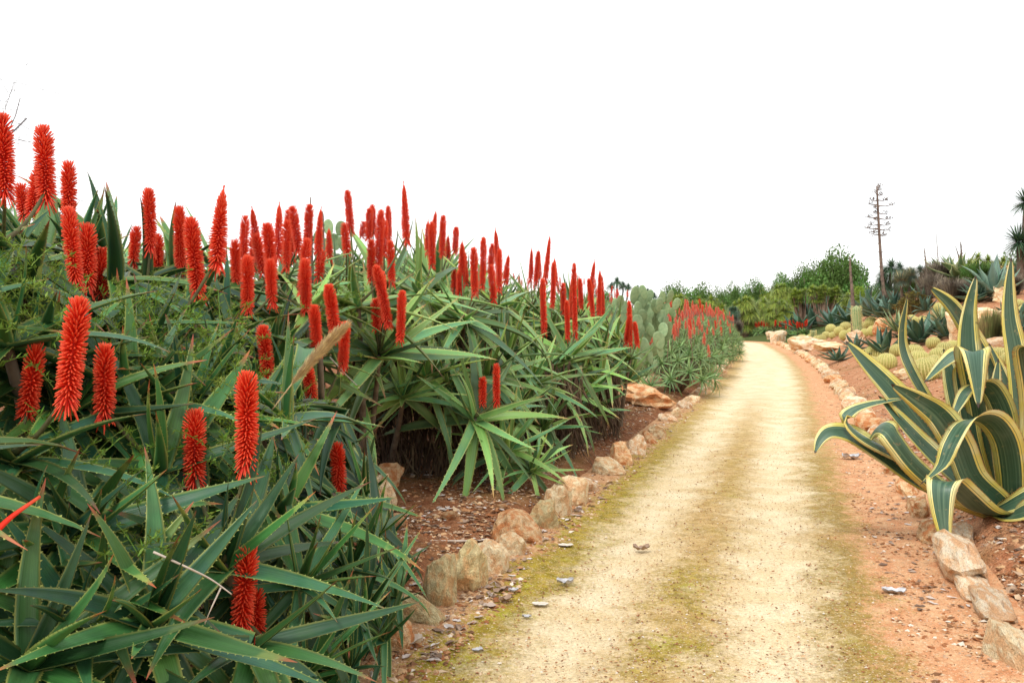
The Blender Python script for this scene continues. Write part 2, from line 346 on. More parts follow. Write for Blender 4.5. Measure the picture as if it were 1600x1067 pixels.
def sweep_leaf(P, S, w, fold=0.25, thick=0.06, teeth=0, tooth=0.006, rnd=0.5):
    """leaf along centre line P with side vectors S, half widths w; top face folded into a shallow trough"""
    P = np.asarray(P, float); S = np.asarray(S, float); n = len(P); w = np.asarray(w, float)
    Tn = np.gradient(P, axis=0); Tn /= np.linalg.norm(Tn, axis=1)[:, None] + 1e-9
    S = S - (S * Tn).sum(1)[:, None] * Tn; S /= np.linalg.norm(S, axis=1)[:, None] + 1e-9
    N = np.cross(Tn, S)
    if N.mean(0)[2] < 0 and False: N = -N
    us = np.array([-1, -0.55, 0, 0.55, 1, 0.55, 0, -0.55]); top = np.array([1, 1, 1, 1, 1, 0, 0, 0])
    lift = np.abs(us) ** 1.5 * fold - np.where(top == 1, 0, thick * 2 * (1 - us ** 2))
    V = P[:, None, :] + (w[:, None] * us)[:, :, None] * S[:, None, :] + (w[:, None] * lift)[:, :, None] * N[:, None, :]
    t = np.repeat(np.linspace(0, 1, n), 8); u = np.tile(us * 0.5 + 0.5, n)
    A = np.stack([t, u, np.full_like(t, rnd), np.tile(1.0 - top, n)], -1)
    V = V.reshape(-1, 3); T = []
    if teeth:
        tv = []; ta = []; base = len(V)
        L = np.concatenate([[0], np.cumsum(np.linalg.norm(np.diff(P, axis=0), axis=1))])
        for sgn in (-1, 1):
            for i in range(teeth):
                f = (i + 0.6) / teeth * 0.93 * L[-1]
                g = lambda X: np.array([np.interp(f, L, X[:, c]) for c in range(3)])
                p, s_, tn, nn = g(P), g(S), g(Tn), g(N); ww = np.interp(f, L, w)
                if ww < 0.004: continue
                e = p + sgn * s_ * ww * 0.985 + nn * ww * fold
                h = tooth * (0.7 + 0.6 * R.random())
                k = len(tv); tv += [e - tn * h * 0.6, e + tn * h * 0.55, e + sgn * s_ * h + tn * h * 0.5 + nn * h * 0.2]
                ta += [(0.5, 1.0, rnd, 0)] * 3; T.append([base + k, base + k + 1, base + k + 2])
        if tv: V = np.concatenate([V, np.array(tv)]); A = np.concatenate([A, np.array(ta)])
    return V, gridq(n, 8, True), np.array(T, int).reshape(-1, 3), A
def leaf_geo(L=0.6, W=0.045, bend=-0.5, p=1.3, sway=0.0, nseg=10, fold=0.3, thick=0.1, teeth=0, tooth=0.006, twist=0.0, rnd=0.5, prof='taper'):
    t = np.linspace(0, 1, nseg + 1)
    ang = bend * t ** p; ds = L / nseg
    x = np.concatenate([[0], np.cumsum(np.cos(ang[:-1] / 1) * ds)]); z = np.concatenate([[0], np.cumsum(np.sin(ang[:-1]) * ds)])
    y = sway * L * t ** 2
    P = np.stack([x, y, z], -1)
    if prof == 'taper': w = W * (1 - t) ** 0.75 * (1 + 0.25 * np.sin(t * math.pi)) 
    elif prof == 'agave': w = W * (0.55 + 0.9 * np.sin(np.clip(t * 1.05 + 0.05, 0, 1) * math.pi) ** 0.9) * np.clip((1 - t) / 0.45, 0, 1) ** 0.55
    else: w = W * np.clip((1 - t) / 0.8, 0, 1) ** 0.6 * (0.75 + 0.25 * np.sin(t * math.pi))
    w = np.maximum(w, 0.0008)
    tw = twist * t
    S = np.stack([np.zeros_like(t), np.cos(tw), np.sin(tw)], -1)
    return sweep_leaf(P, S, w, fold, thick, teeth, tooth, rnd)
def align(nrm, spin=0.0, loc=(0, 0, 0), s=1.0):
    q = Vector(nrm).normalized().to_track_quat('Z', 'Y')
    return Matrix.Translation(Vector(loc)) @ q.to_matrix().to_4x4() @ Matrix.Rotation(spin, 4, 'Z') @ Matrix.Scale(s, 4)

# ---------------------------------------------------------------- the lie of the land
def _centre():
    pts = []; x, y = -0.36 - 0.31 * 6, -6.0
    while y < 56:
        sl = 0.31 if y < 18 else max(0.235, 0.31 - (y - 18) * 0.0028)
        pts.append((x, y)); y += 0.5; x += sl * 0.5
    h = math.atan(0.235)
    for i in range(120):
        pts.append((x, y)); x += math.sin(h) * 0.5; y += math.cos(h) * 0.5
        if h > rad(-80): h -= 0.5 / 9.0
    return np.array(pts)
PC = _centre(); HW = 1.37
PCL = np.concatenate([[0], np.cumsum(np.linalg.norm(np.diff(PC, axis=0), axis=1))])
def latdist(x, y):
    """signed distance from the path's centre line, + on its right"""
    x = np.atleast_1d(np.asarray(x, float)); y = np.atleast_1d(np.asarray(y, float))
    out = np.empty(len(x)); A = PC[:-1]; D = PC[1:] - A; DL = (D ** 2).sum(1)
    for i in range(0, len(x), 20000):
        px, py = x[i:i + 20000, None], y[i:i + 20000, None]
        t = np.clip(((px - A[:, 0]) * D[:, 0] + (py - A[:, 1]) * D[:, 1]) / DL, 0, 1)
        dx = px - (A[:, 0] + t * D[:, 0]); dy = py - (A[:, 1] + t * D[:, 1])
        d2 = dx * dx + dy * dy; k = d2.argmin(1); r = np.arange(len(k))
        sg = np.sign(dx[r, k] * D[k, 1] - dy[r, k] * D[k, 0]); sg[sg == 0] = 1
        out[i:i + 20000] = np.sqrt(d2[r, k]) * sg
    return out
def sstep(v, a, b):
    t = np.clip((v - a) / (b - a), 0, 1); return t * t * (3 - 2 * t)
def ground(x, y):
    d = latdist(x, y); x = np.atleast_1d(x); y = np.atleast_1d(y)
    sl = np.maximum(-d - HW, 0); sr = np.maximum(d - HW, 0)
    az = x / np.maximum(y, 0.5); f = sstep(az, 0.25, 0.38) * (y > 0) + (y <= 0)
    zl = 0.10 * sstep(sl, 0, 0.35) + 0.05 * np.minimum(sl, 5)
    zr = 0.09 * sstep(sr, 0, 0.3) + f * 6.0 * (1 - np.exp(-0.36 * np.maximum(sr - 0.1, 0) / 6.0))
    return np.where(d < 0, zl, np.minimum(np.minimum(zr, 2.9 - 1.6 * sstep(np.hypot(x, y), 42, 62)) + (y > 5) * 1.9 * sstep(sr, 0.3, 3.5) * np.exp(-((az - 0.50) / 0.11) ** 2) * np.exp(-((np.hypot(x, y) - 39) / 9.0) ** 2), 3.5)) - 0.055 * (1 - sstep(np.abs(d), HW - 0.12, HW + 0.08))
def gz(x, y): return float(ground([x], [y])[0])
def ray(px, py):
    y = (533.5 - py) / FPX
    v = np.array([(px - 800) / FPX, math.cos(PITCH) + y * math.sin(PITCH), -math.sin(PITCH) + y * math.cos(PITCH)])
    return v / v[1]
def W(px, py, D):
    v = ray(px, py) * D; return Vector((v[0], v[1], v[2] + CAMH))
_DS = np.concatenate([np.arange(2, 30, 0.05), np.arange(30, 140, 0.25)])
def hit(px, py, dmax=90.0):
    """the point of the ground seen at that place of the photograph"""
    v = ray(px, py); P = v[None, :] * _DS[:, None]; g = ground(P[:, 0], P[:, 1])
    k = np.nonzero(P[:, 2] + CAMH < g)[0]
    D = _DS[k[0]] if len(k) else dmax
    D = min(D, dmax); return Vector((v[0] * D, D, gz(v[0] * D, D)))
def leftedge(Y):
    x = np.interp(Y, PC[:, 1][PC[:, 1] < 60], PC[:, 0][PC[:, 1] < 60]); return x - HW * 1.047

def build_ground():
    fr = np.arange(-50, 50.01, 0.28); rest = np.arange(52, 310, 3.0)
    az = np.radians(np.concatenate([fr, rest])); nr = 250
    r = np.concatenate([[0.0], np.geomspace(0.6, 900, nr - 1)])
    Rg, Ag = np.meshgrid(r, az, indexing='ij'); x = (Rg * np.sin(Ag)).ravel(); y = (Rg * np.cos(Ag)).ravel()
    z = ground(x, y); d = latdist(x, y)
    far = sstep(Rg.ravel(), 120, 400); z = z * (1 - far) + far * 1.0
    bed = sstep(np.abs(d), HW - 0.02, HW + 0.2)
    nz_ = np.zeros(len(x)); rr = Rg.ravel()
    for i in np.nonzero((rr < 45) & (bed > 0) & (np.abs(np.degrees(Ag.ravel())) < 51))[0]:
        v = Vector((x[i] * 2.3, y[i] * 2.3, 0)); nz_[i] = mnoise.noise(v) * 0.035 + mnoise.noise(v * 4.1) * 0.018 + mnoise.noise(v * 13) * 0.008
    z = z + nz_ * bed
    k = len(az); Q = gridq(nr, k, True)
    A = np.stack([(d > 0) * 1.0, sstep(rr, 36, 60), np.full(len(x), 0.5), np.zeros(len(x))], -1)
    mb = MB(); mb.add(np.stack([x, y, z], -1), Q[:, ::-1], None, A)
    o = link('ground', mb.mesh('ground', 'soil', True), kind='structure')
def build_path():
    lonA = np.unique(np.concatenate([np.arange(0, 14, 0.045), np.arange(14, 30, 0.15), np.arange(30, PCL[-1], 0.5)]))
    lat = np.linspace(-HW - 0.12, HW + 0.12, 70)
    cx = np.interp(lonA, PCL, PC[:, 0]); cy = np.interp(lonA, PCL, PC[:, 1])
    tx = np.gradient(cx, lonA); ty = np.gradient(cy, lonA); ln = np.hypot(tx, ty); tx /= ln; ty /= ln
    x = cx[:, None] + lat[None, :] * ty[:, None]; y = cy[:, None] - lat[None, :] * tx[:, None]
    l2 = np.broadcast_to(lat, x.shape)
    z = 0.012 - 0.016 * np.exp(-((l2 + 0.6) / 0.25) ** 2) - 0.016 * np.exp(-((l2 - 0.27) / 0.25) ** 2) + 0.03 * sstep(np.abs(l2), 1.0, 1.4)
    z = z.copy(); xr, yr, zr = x.ravel(), y.ravel(), z.ravel()
    rough = (0.25 + sstep(np.abs(l2), 0.7, 1.3)).ravel()
    for i in range(len(xr)):
        if yr[i] < 40:
            v = Vector((xr[i] * 2, yr[i] * 2, 3)); zr[i] += (mnoise.noise(v) * 0.012 + mnoise.noise(v * 5) * 0.007 + mnoise.noise(v * 14) * 0.0035) * rough[i] * (1 - float(sstep(yr[i], 5, 11)))
    mb = MB(); mb.add(np.stack([xr, yr, zr], -1), gridq(len(lonA), len(lat), False)[:, ::-1])
    me = mb.mesh('path', 'path', True)
    uvl = me.uv_layers.new(name='UVMap'); vi = np.empty(len(me.loops), np.int32); me.loops.foreach_get('vertex_index', vi)
    LL = np.stack([l2.ravel(), np.repeat(lonA - 6.28, len(lat))], -1)[vi]; uvl.data.foreach_set('uv', LL.astype(np.float32).ravel())
    link('path', me, kind='structure')
build_ground(); build_path()

# ---------------------------------------------------------------- aloe pieces
def aloe_leaf_set(mat, nseg, teeth):
    out = []
    for i, (b, p) in enumerate([(0.25, 1.2), (0.1, 1.0), (-0.15, 1.2), (-0.35, 1.3), (-0.6, 1.4), (-0.9, 1.5), (-0.5, 0.9), (0.45, 1.8), (-1.25, 1.6), (-0.3, 2.5)]):
        g = leaf_geo(0.62, R.uniform(0.036, 0.046), b, p, R.uniform(-0.14, 0.14), nseg, R.uniform(0.3, 0.5), 0.14, teeth, 0.0062, R.uniform(-0.5, 0.5), R.random())
        out.append((b, MB().addx(g).mesh('aloe_leaf', mat, True), g[0][2:8 * (nseg + 1):8].copy()))
    return out
LEAVES = {'aloe': aloe_leaf_set('aloe', 12, 20), 'aloe2': aloe_leaf_set('aloe2', 10, 16)}
def rosette_layout(n, rr, droop=1.0, lo=-22):
    """(azimuth, elevation, length factor, wanted bend) for each leaf, inner ones first"""
    out = []
    for k in range(n):
        f = (k + 0.5) / n
        el = 84 - (84 - lo) * f ** 0.85 + rr.uniform(-9, 9)
        out.append((k * rad(137.5) + rr.uniform(-.2, .2), rad(el), (0.50 + 0.58 * f ** 0.45) * rr.uniform(0.85, 1.12), -0.95 * f * droop + 0.25 * (1 - f) + rr.uniform(-.35, .35)))
    return out
def leaf_matrix(az, el, s, base=0.012, ws=1.0):
    return Matrix.Rotation(az, 4, 'Z') @ Matrix.Translation((base, 0, 0.0)) @ Matrix.Rotation(-el, 4, 'Y') @ Matrix.Diagonal((s, s * ws, s * ws, 1))
def pick(setn, b):
    L = sorted(LEAVES[setn], key=lambda q: abs(q[0] - b))
    return L[0] if R.random() < 0.7 else L[1]
LOWLEAF = []
for b_, p_ in [(0.25, 1.2), (-0.15, 1.2), (-0.6, 1.4), (-0.9, 1.5), (-0.35, 0.9), (0.1, 1.5)]:
    g_ = leaf_geo(0.62, 0.041, b_, p_, R.uniform(-.12, .12), 7, 0.4, 0.14, 9, 0.007, R.uniform(-.5, .5)); LOWLEAF.append((b_, g_, g_[0][2:64:8].copy()))
def project(V):
    V = np.asarray(V) - [0, 0, CAMH]; c, s_ = math.cos(PITCH), math.sin(PITCH)
    dep = V[:, 1] * c - V[:, 2] * s_; up = V[:, 1] * s_ + V[:, 2] * c
    return 800 + FPX * V[:, 0] / dep, 533.5 - FPX * up / dep, V[:, 1]
def joined_rosette(mat, n, lo, nseg=6, L=0.62, Wd=0.040, teeth=0, seed=0, droop=1.0):
    rr = random.Random(seed); mb = MB()
    for az, el, s, b in rosette_layout(n, rr, droop, lo):
        g = leaf_geo(L, rr.uniform(0.88, 1.12) * Wd, b, rr.uniform(1, 1.6), rr.uniform(-.14, .14), nseg, 0.4, 0.14, teeth, 0.006, rr.uniform(-.5, .5), rr.random())
        mb.addx(g, leaf_matrix(az, el, s))
    return mb.mesh('rosette', mat, True)
JOIN = {m: [joined_rosette(m, 22, lo, seed=i + 5) for i, lo in enumerate((-25, -10, 5, -35, -20))] for m in ('aloe', 'aloe2')}

def raceme(L, rad_, nf, k, pointed, seed, curve=0.06, mat='flower'):
    """one upright spike: tubular florets packed round an axis, open and hanging at the foot, budded at the tip"""
    rr = random.Random(seed); mb = MB()
    cx = rr.uniform(-1, 1) * curve * L; cy = rr.uniform(-1, 1) * curve * L
    ax = lambda t: np.array([cx * t * t, cy * t * t, L * t])
    mb.add(*tube([ax(t) for t in np.linspace(0, 0.97, 8)], np.linspace(0.008, 0.003, 8), 5, 0.1))
    ca = np.arange(k) / k * 2 * math.pi
    for i in range(nf):
        f = (i + 0.5) / nf
        a = i * 2.39996 + rr.uniform(-.12, .12)
        if pointed: env = (1 - max(0, (f - 0.35) / 0.65) ** 1.3) * 0.92 + 0.10
        else: env = 1.0 - 0.62 * max(0, (f - 0.80) / 0.20) ** 2
        env *= 0.88 + 0.12 * min(1, f / 0.12) if f > 0.03 else 0.95
        el = -0.55 + 0.55 * min(1, f / 0.22) + 0.42 * sstep(f, 0.3, 0.8) + 0.95 * max(0, (f - 0.82) / 0.18) ** 1.3
        if pointed: el += 0.75 * max(0, f - 0.4) / 0.6
        if f < 0.07: el -= rr.uniform(0, 0.5)
        el += rr.uniform(-.10, .10)
        ln = rad_ * env * rr.uniform(0.92, 1.08) / max(0.55, math.cos(min(el, 0.9)))
        r0 = 0.0016 + 0.0018 * min(1, env * 1.3)
        if k == 3: r0 *= 1.4
        if nf < 120: r0 *= 1.3
        o = ax(f * 0.96 + 0.01)
        d = np.array([math.cos(a) * math.cos(el), math.sin(a) * math.cos(el), math.sin(el)])
        dr = -0.10 if f < 0.6 else 0.06
        P = np.stack([o + d * 0.005, o + d * ln * 0.62, o + d * ln + np.array([0, 0, dr * ln])])
        s = np.array([-math.sin(a), math.cos(a), 0]); b = np.cross(d, s)
        rs = np.array([0.0018, r0, r0 * 0.62])
        V = P[:, None, :] + rs[:, None, None] * (np.cos(ca)[None, :, None] * s + np.sin(ca)[None, :, None] * b)
        tip = (P[2] + d * r0 * 1.3)[None]
        V = np.concatenate([V.reshape(-1, 3), tip]); rv = rr.random()
        A = np.array([[t, 0.5, rv, 0] for t in np.repeat([0.0, 0.6, 0.92], k)] + [[1.0, 0.5, rv, 0]])
        T = [[2 * k + j, 2 * k + (j + 1) % k, 3 * k] for j in range(k)]
        mb.add(V, gridq(3, k, True), T, A)
    return mb.mesh('flower_spike', mat, True)
SPK = {}
for Lr in (0.14, 0.20, 0.27, 0.34, 0.42):
    for pt in (0, 1):
        SPK[(Lr, pt, 1)] = [raceme(Lr, 0.041, int(1500 * Lr), 4, pt, int(Lr * 1000) + pt * 7 + q) for q in range(2)]
        SPK[(Lr, pt, 0)] = [raceme(Lr, 0.040, int(900 * Lr), 3, pt, int(Lr * 1000) + pt * 7 + 50 + q) for q in range(2)]

BUSH = [  # px, py, D, label
    (50, 960, 2.35, 'aloe bush with the broadest dark leaves, in the near bottom left corner'),
    (120, 780, 2.7, 'aloe bush carrying three thick red spikes side by side at the far left'),
    (350, 860, 2.9, 'aloe bush with two tall red spikes and one low spike near the path'),
    (580, 850, 3.9, 'spikeless fringe of aloe rosettes spilling narrow leaves over the near path edge'),
    (20, 440, 3.1, 'tallest aloe bush, cut by the left edge of the photo'),
    (230, 600, 3.8, 'aloe bush grown through with feathery weeds, behind the three thick spikes'),
    (220, 420, 4.5, 'aloe bush under the cluster of long dark red spikes, upper left'),
    (440, 560, 4.7, 'aloe bush behind the dry grass plume, with single scattered spikes'),
    (420, 450, 5.8, 'densely flowering aloe bush on the skyline, left of the middle'),
    (590, 540, 6.6, 'aloe bush with an open star rosette above a dark skirt of dead leaves'),
    (620, 400, 8.2, 'aloe bush bearing the topmost red spike in the middle of the bank'),
    (740, 470, 7.9, 'aloe bush with a knot of spikes above drooping pale leaves'),
    (780, 660, 7.3, 'low aloe bush with two small red spikes hanging over the red soil'),
    (900, 570, 9.6, 'last big aloe bush before the prickly pear, long leaves pointing at the path'),
    (850, 440, 11.0, 'aloe bush with thin pointed dark red spikes against the sky'),
]
BW = [W(px, py, D) for px, py, D, _ in BUSH]
BO = []
for i, (px, py, D, lab) in enumerate(BUSH):
    p = BW[i]; BO.append(thing('aloe_bush', lab, 'aloe', (p.x, p.y, gz(p.x, p.y)), 'red-flowering aloe bushes on the bank'))
bpy.context.view_layer.update()
BINV = [o.matrix_world.inverted() for o in BO]
def bush_of(p):
    return min(range(len(BW)), key=lambda i: (BW[i] - p).length)

# rosettes seen in the photograph: px, py, distance, size, how far it leans to the viewer (0 upright .. 1)
HAND = [(130,830,2.65,1.0,.6),(45,1040,2.3,1.1,.4),(350,885,2.85,1.05,.4),(235,975,2.5,.95,.5),(395,1010,2.7,.95,.5),(470,915,3.1,1.0,.5),(545,890,3.5,.9,.5),(590,835,3.9,.85,.5),
 (565,965,3.35,.8,.5),(480,1050,3.0,.8,.5),(545,1045,3.2,.7,.5),(440,800,3.4,1.05,.4),(520,775,4.0,1.0,.4),(570,770,4.3,.9,.4),(250,735,3.1,1.05,.4),(20,720,2.7,1.1,.3),
 (100,650,3.1,1.05,.3),(330,610,3.7,1.05,.2),(10,540,2.9,1.15,.2),(40,450,3.3,1.1,.2),(150,510,3.6,1.1,.2),(220,570,3.7,1.,.3),(300,490,4.3,1.1,.2),(400,650,4.0,1.,.3),
 (470,650,4.4,1.,.3),(430,570,4.6,1.1,.3),(520,630,4.6,1.,.3),(545,700,4.7,.9,.4),(230,445,4.6,1.1,.2),(120,415,4.1,1.1,.2),(5,385,3.3,1.1,.2),(320,455,5.,1.1,.2),
 (390,490,5.2,1.1,.2),(480,490,5.6,1.15,.2),(560,480,6.3,1.2,.2),(500,555,5.2,1.,.3),(450,470,6,1.2,.2),(620,930,3.8,.6,.5),(600,1000,3.6,.6,.5),(130,1000,2.5,1.0,.5),(60,880,2.6,1.0,.4),
 (592,556,6.5,1.45,.75),(725,500,7.6,1.4,.35),(655,460,7.6,1.4,.3),(600,450,7.4,1.3,.3),(742,655,7.1,1.35,.8),(800,650,7.9,1.15,.5),(850,670,8.4,1.0,.5),(792,705,7.3,1.0,.5),
 (830,735,7.3,.8,.5),(830,600,8.4,1.2,.5),(790,560,8.2,1.3,.4),(780,480,8.4,1.4,.2),(680,450,8.8,1.4,.2),(888,560,9.3,1.45,.5),(860,510,9.8,1.3,.3),(905,620,9.6,1.1,.5),(870,660,9.4,.9,.5),
 (935,600,9.9,1.1,.5),(940,550,10.2,1.4,.4),(965,530,10.9,1.3,.3),(830,480,10.4,1.3,.2),(900,500,10.8,1.4,.2),(985,560,11,1.1,.4),(700,545,8.0,1.2,.5),(665,590,7.2,1.15,.5),(560,620,6.9,1.05,.5),(630,620,7.0,1.0,.6),(700,600,7.3,1.1,.5),(180,440,4.0,1.1,.2),(270,420,5.0,1.1,.2),(90,470,3.6,1.1,.2),(60,390,3.9,1.1,.2),(160,390,4.6,1.1,.2),(350,520,4.6,1.1,.2),(260,520,4.1,1.1,.2),(60,580,3.2,1.0,.3),(200,640,3.3,1.0,.3),(290,650,3.4,1.0,.3),(360,560,4.3,1.0,.3),(340,430,5.6,1.1,.2),(440,430,6.6,1.1,.2),(620,900,4.1,.7,.5),(615,840,4.3,.7,.5),(600,950,3.8,.7,.5),(760,590,7.6,1.1,.5)]
SIL = [(-400,300),(0,345),(60,355),(100,385),(150,365),(200,400),(300,440),(400,450),(480,430),(540,412),(600,415),(650,395),(700,410),(760,445),(800,452),(850,462),(900,478),(950,492),(1000,512),(1060,540)]
def sil(px): return float(np.interp(px, [a for a, b in SIL], [b for a, b in SIL]))
ROS = []
for px, py, D, s, ln in HAND:
    p = W(px, py, D); tc_ = (Vector((0, 0, 1.5)) - p).normalized()
    n = Vector((0.12, 0, 1.0)) * (1 - ln) + (tc_ + Vector((0.25, 0, 0.35))) * ln * 1.2
    n += Vector((R.uniform(-.12, .12), R.uniform(-.12, .12), 0))
    ROS.append((p, n, s * 1.0, 1))
def Hm(s, Y):
    s0 = -0.25 + 1.15 * sstep(np.array(Y), 4.5, 5.6) - 0.75 * sstep(np.array(Y), 8.3, 9.2)
    return 0.1 + 1.95 * (1 - math.exp(-max(0, s - float(s0)) / 0.75)), float(s0)
tries = 0
while tries < 3600 and len(ROS) < 400:
    tries += 1
    Y = R.uniform(2.0, 13.5); s = R.uniform(0, 4.6)
    x = float(leftedge(Y)) - s
    if x / Y < -0.80: continue
    h, s0 = Hm(s, Y)
    if s < s0 + 0.30: continue
    if Y > 5.2 and Y < 9 and s < s0 + 0.75: continue
    if Y < 4.2 and R.random() < 0.5: continue
    px = 800 + x / Y * FPX
    scl = 1.0 + 0.4 * float(sstep(np.array(Y), 4, 7))
    z = min(h, 1.5 + (500 - sil(px)) / FPX * Y - 0.30 * scl) - R.uniform(0, 0.12)
    if z < 0.35: continue
    if Y < 2.8 and z > 0.9: z = 0.9 + (z - 0.9) * 0.5
    p = Vector((x, Y, z))
    if any((p - q[0]).length < 0.30 * scl for q in ROS): continue
    n = Vector((0.25, -0.25, 1.0)) + Vector((R.uniform(-.3, .3), R.uniform(-.3, .3), 0))
    ROS.append((p, n, R.uniform(.85, 1.1) * scl, 0))
# an under storey that closes the bank from below
low = []
for p, n, s, hd in ROS:
    if hd and p.z > 0.55 and (p.y > 4 or R.random() < .6) and not (5.9 < p.y < 8.9 and p.x > leftedge(p.y) - 1.6):
        low.append((p + Vector((R.uniform(-.25, .05), R.uniform(.15, .35), -R.uniform(.28, .42))), n, s * 0.9, 0))
ROS += low
# ---------------------------------------------------------------- red spikes: px, top, foot, distance, pointed
SP = [(8,187,300,3.1,0),(72,205,308,3.6,0),(50,268,330,4.2,0),(107,265,338,4.2,0),(38,298,335,5,0),(118,333,435,3.4,0),(157,398,465,4.2,0),(136,362,442,3.7,0),
 (105,478,625,2.6,0),(40,552,655,2.9,0),(163,552,645,3.0,0),(235,303,385,4.6,0),(247,375,425,5,0),(208,362,410,5.2,0),(282,333,415,4.8,0),(310,348,458,3.9,0),(339,290,412,3.8,1),
 (385,592,725,2.9,0),(305,655,748,3.1,0),(378,870,975,2.85,0),(400,935,985,2.95,0),(418,516,585,4.4,0),(530,700,760,4.2,0),(487,575,620,4.7,0),
 (380,345,410,5.5,0),(370,385,440,5.2,0),(386,408,480,4.6,0),(403,326,400,6,1),(434,315,400,5.6,1),(424,357,420,5.0,0),(425,415,470,4.8,0),(447,352,415,6,0),(411,375,425,5.6,0),
 (467,330,390,6.3,0),(480,328,385,6.6,0),(497,325,400,6.2,1),(472,378,455,5.6,0),(478,412,480,5.2,0),(515,360,400,7,1),(498,400,430,6.6,0),
 (548,305,358,6.6,0),(542,356,392,6.8,0),(524,453,522,5.2,0),(495,484,545,5,0),(536,510,568,5.2,0),
 (576,332,370,8,0),(584,328,362,8.2,0),(592,333,420,6.8,0),(608,328,372,8,0),(566,352,367,8,0),(580,382,435,6.8,0),(612,383,440,6.8,0),(635,285,375,6.6,1),(606,420,505,6.2,0),(598,430,500,6.3,0),(588,474,510,6.3,0),(625,460,528,6.2,0),
 (669,345,392,8.6,1),(676,330,380,8.8,1),(675,352,415,8,0),(691,342,395,8.2,0),(711,360,392,9,0),
 (722,378,430,8,1),(718,428,458,8,0),(710,430,452,8.2,0),(742,393,455,7.6,0),(753,376,447,7.8,0),(766,388,418,9,0),(779,358,422,8.6,1),(780,394,450,8.2,0),(771,418,468,7.8,0),(790,400,437,9.4,1),
 (829,388,437,11,1),(837,398,442,10.6,0),(852,367,437,10,1),(850,440,515,9,0),(868,405,442,11,1),(863,415,475,9.8,0),(880,448,485,10,0),(887,475,525,9.2,0),
 (899,418,520,9.5,0),(908,440,478,10.5,0),(922,406,472,10.4,1),(926,440,490,10.2,0),(936,420,487,10.8,1),(942,435,487,11,0),(985,475,535,11,0),(978,497,535,11,0),(996,508,537,11,0),
 (776,575,628,7.1,0),(754,596,628,7.1,0),(843,392,430,11,1),(456,335,400,6.5,0),(395,372,418,6.1,0),(600,350,395,7.4,0),(700,372,400,9,1),(893,440,490,10.3,0),(728,400,440,8.4,0)]
SPA = np.array([(a[0], a[1], a[2], a[3]) for a in SP], float)
CLEAR = [(592, 560, 95, 5.9), (690, 660, 36, 6.9), (640, 700, 50, 7.2), (495, 555, 42, 3.42), (455, 610, 34, 3.42), (528, 520, 30, 3.42), (742, 655, 70, 6.5), (40, 610, 45, 2.6), (350, 640, 40, 2.6), (130, 820, 60, 2.3)]
def grows_clear(P, rosy):
    """leaves part where a spike stands up between them and end where the bush ends"""
    x, y, D = project(P)
    if (D < 0.7).any(): return False
    hw = 0.036 / SPA[:, 3] * FPX + np.where(D < 3.6, 0.034, 0.014)[:, None] / D[:, None] * FPX
    blk = (np.abs(x[:, None] - SPA[:, 0]) < hw) & (y[:, None] > SPA[:, 1] - 6) & (y[:, None] < SPA[:, 2] + 4) & (D[:, None] < SPA[:, 3] - 0.02)
    if blk.any(): return False
    for kx, ky, kr, kd in CLEAR:
        if ((np.hypot(x - kx, y - ky) < kr) & (D < kd)).any(): return False
    tx, ty = x[-2:], y[-2:]
    if rosy < 5.3:
        lim = np.interp(ty, [300, 500, 560, 640, 700, 760, 860, 950, 1067], [700, 640, 640, 650, 655, 640, 650, 655, 600])
    else:
        lim = np.interp(ty, [380, 450, 500, 560, 600, 640, 680, 700, 760, 800], [940, 965, 990, 1005, 1000, 975, 945, 905, 890, 880])
    if (tx > lim + R.uniform(-75, 42)).any(): return False
    top = np.interp(x, [a for a, b in SIL], [b for a, b in SIL]) - (100 if rosy < 6 else 62)
    return not (y < top + R.uniform(-25, 10)).any()
budget = [290] * len(BO)
order = sorted(ROS, key=lambda q: (-q[3], q[0].y))
REST = [MB() for _ in BO]; LMAT = {}
for p, n, s, hd in order:
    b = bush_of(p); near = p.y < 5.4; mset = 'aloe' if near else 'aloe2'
    wm = align(n, R.uniform(0, 6.28), p, s * (0.92 if near else 1.0)); nl = (30 if s > 1.3 and n.z < 0.9 else R.choice((21, 23, 25))) if hd else 20
    nl += 3 if near else 7
    fine = near and project(np.array([p]))[0][0] > 465 and p.z < 1.1
    if fine: nl += 9
    lay = rosette_layout(nl, R, 1.0, -28 if hd else -15)
    split = budget[b] >= nl and p.y < 9.5 and hd
    e = None
    for az, el, f, bd in lay:
        lm = leaf_matrix(az, el, f, ws=(R.uniform(.5, .8) if fine else R.uniform(0.78, 1.15)) if near else R.uniform(.6, .98)); g = wm @ lm
        if split:
            v = pick(mset, bd)
            if not grows_clear(xf(v[2], g), p.y): continue
            if e is None: e = link('rosette', None, BO[b], BINV[b] @ wm)
            link('aloe_leaf', v[1], e, lm); budget[b] -= 1
        else:
            v = min(LOWLEAF, key=lambda q: abs(q[0] - bd) + R.random() * .3)
            if grows_clear(xf(v[2], g), p.y): REST[b].addx(v[1], BINV[b] @ g, R.random())
for b, mb in enumerate(REST):
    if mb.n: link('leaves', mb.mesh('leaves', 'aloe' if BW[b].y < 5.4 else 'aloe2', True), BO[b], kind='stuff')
print('leaf objects left in budget', budget, 'rest verts', sum(m.n for m in REST))

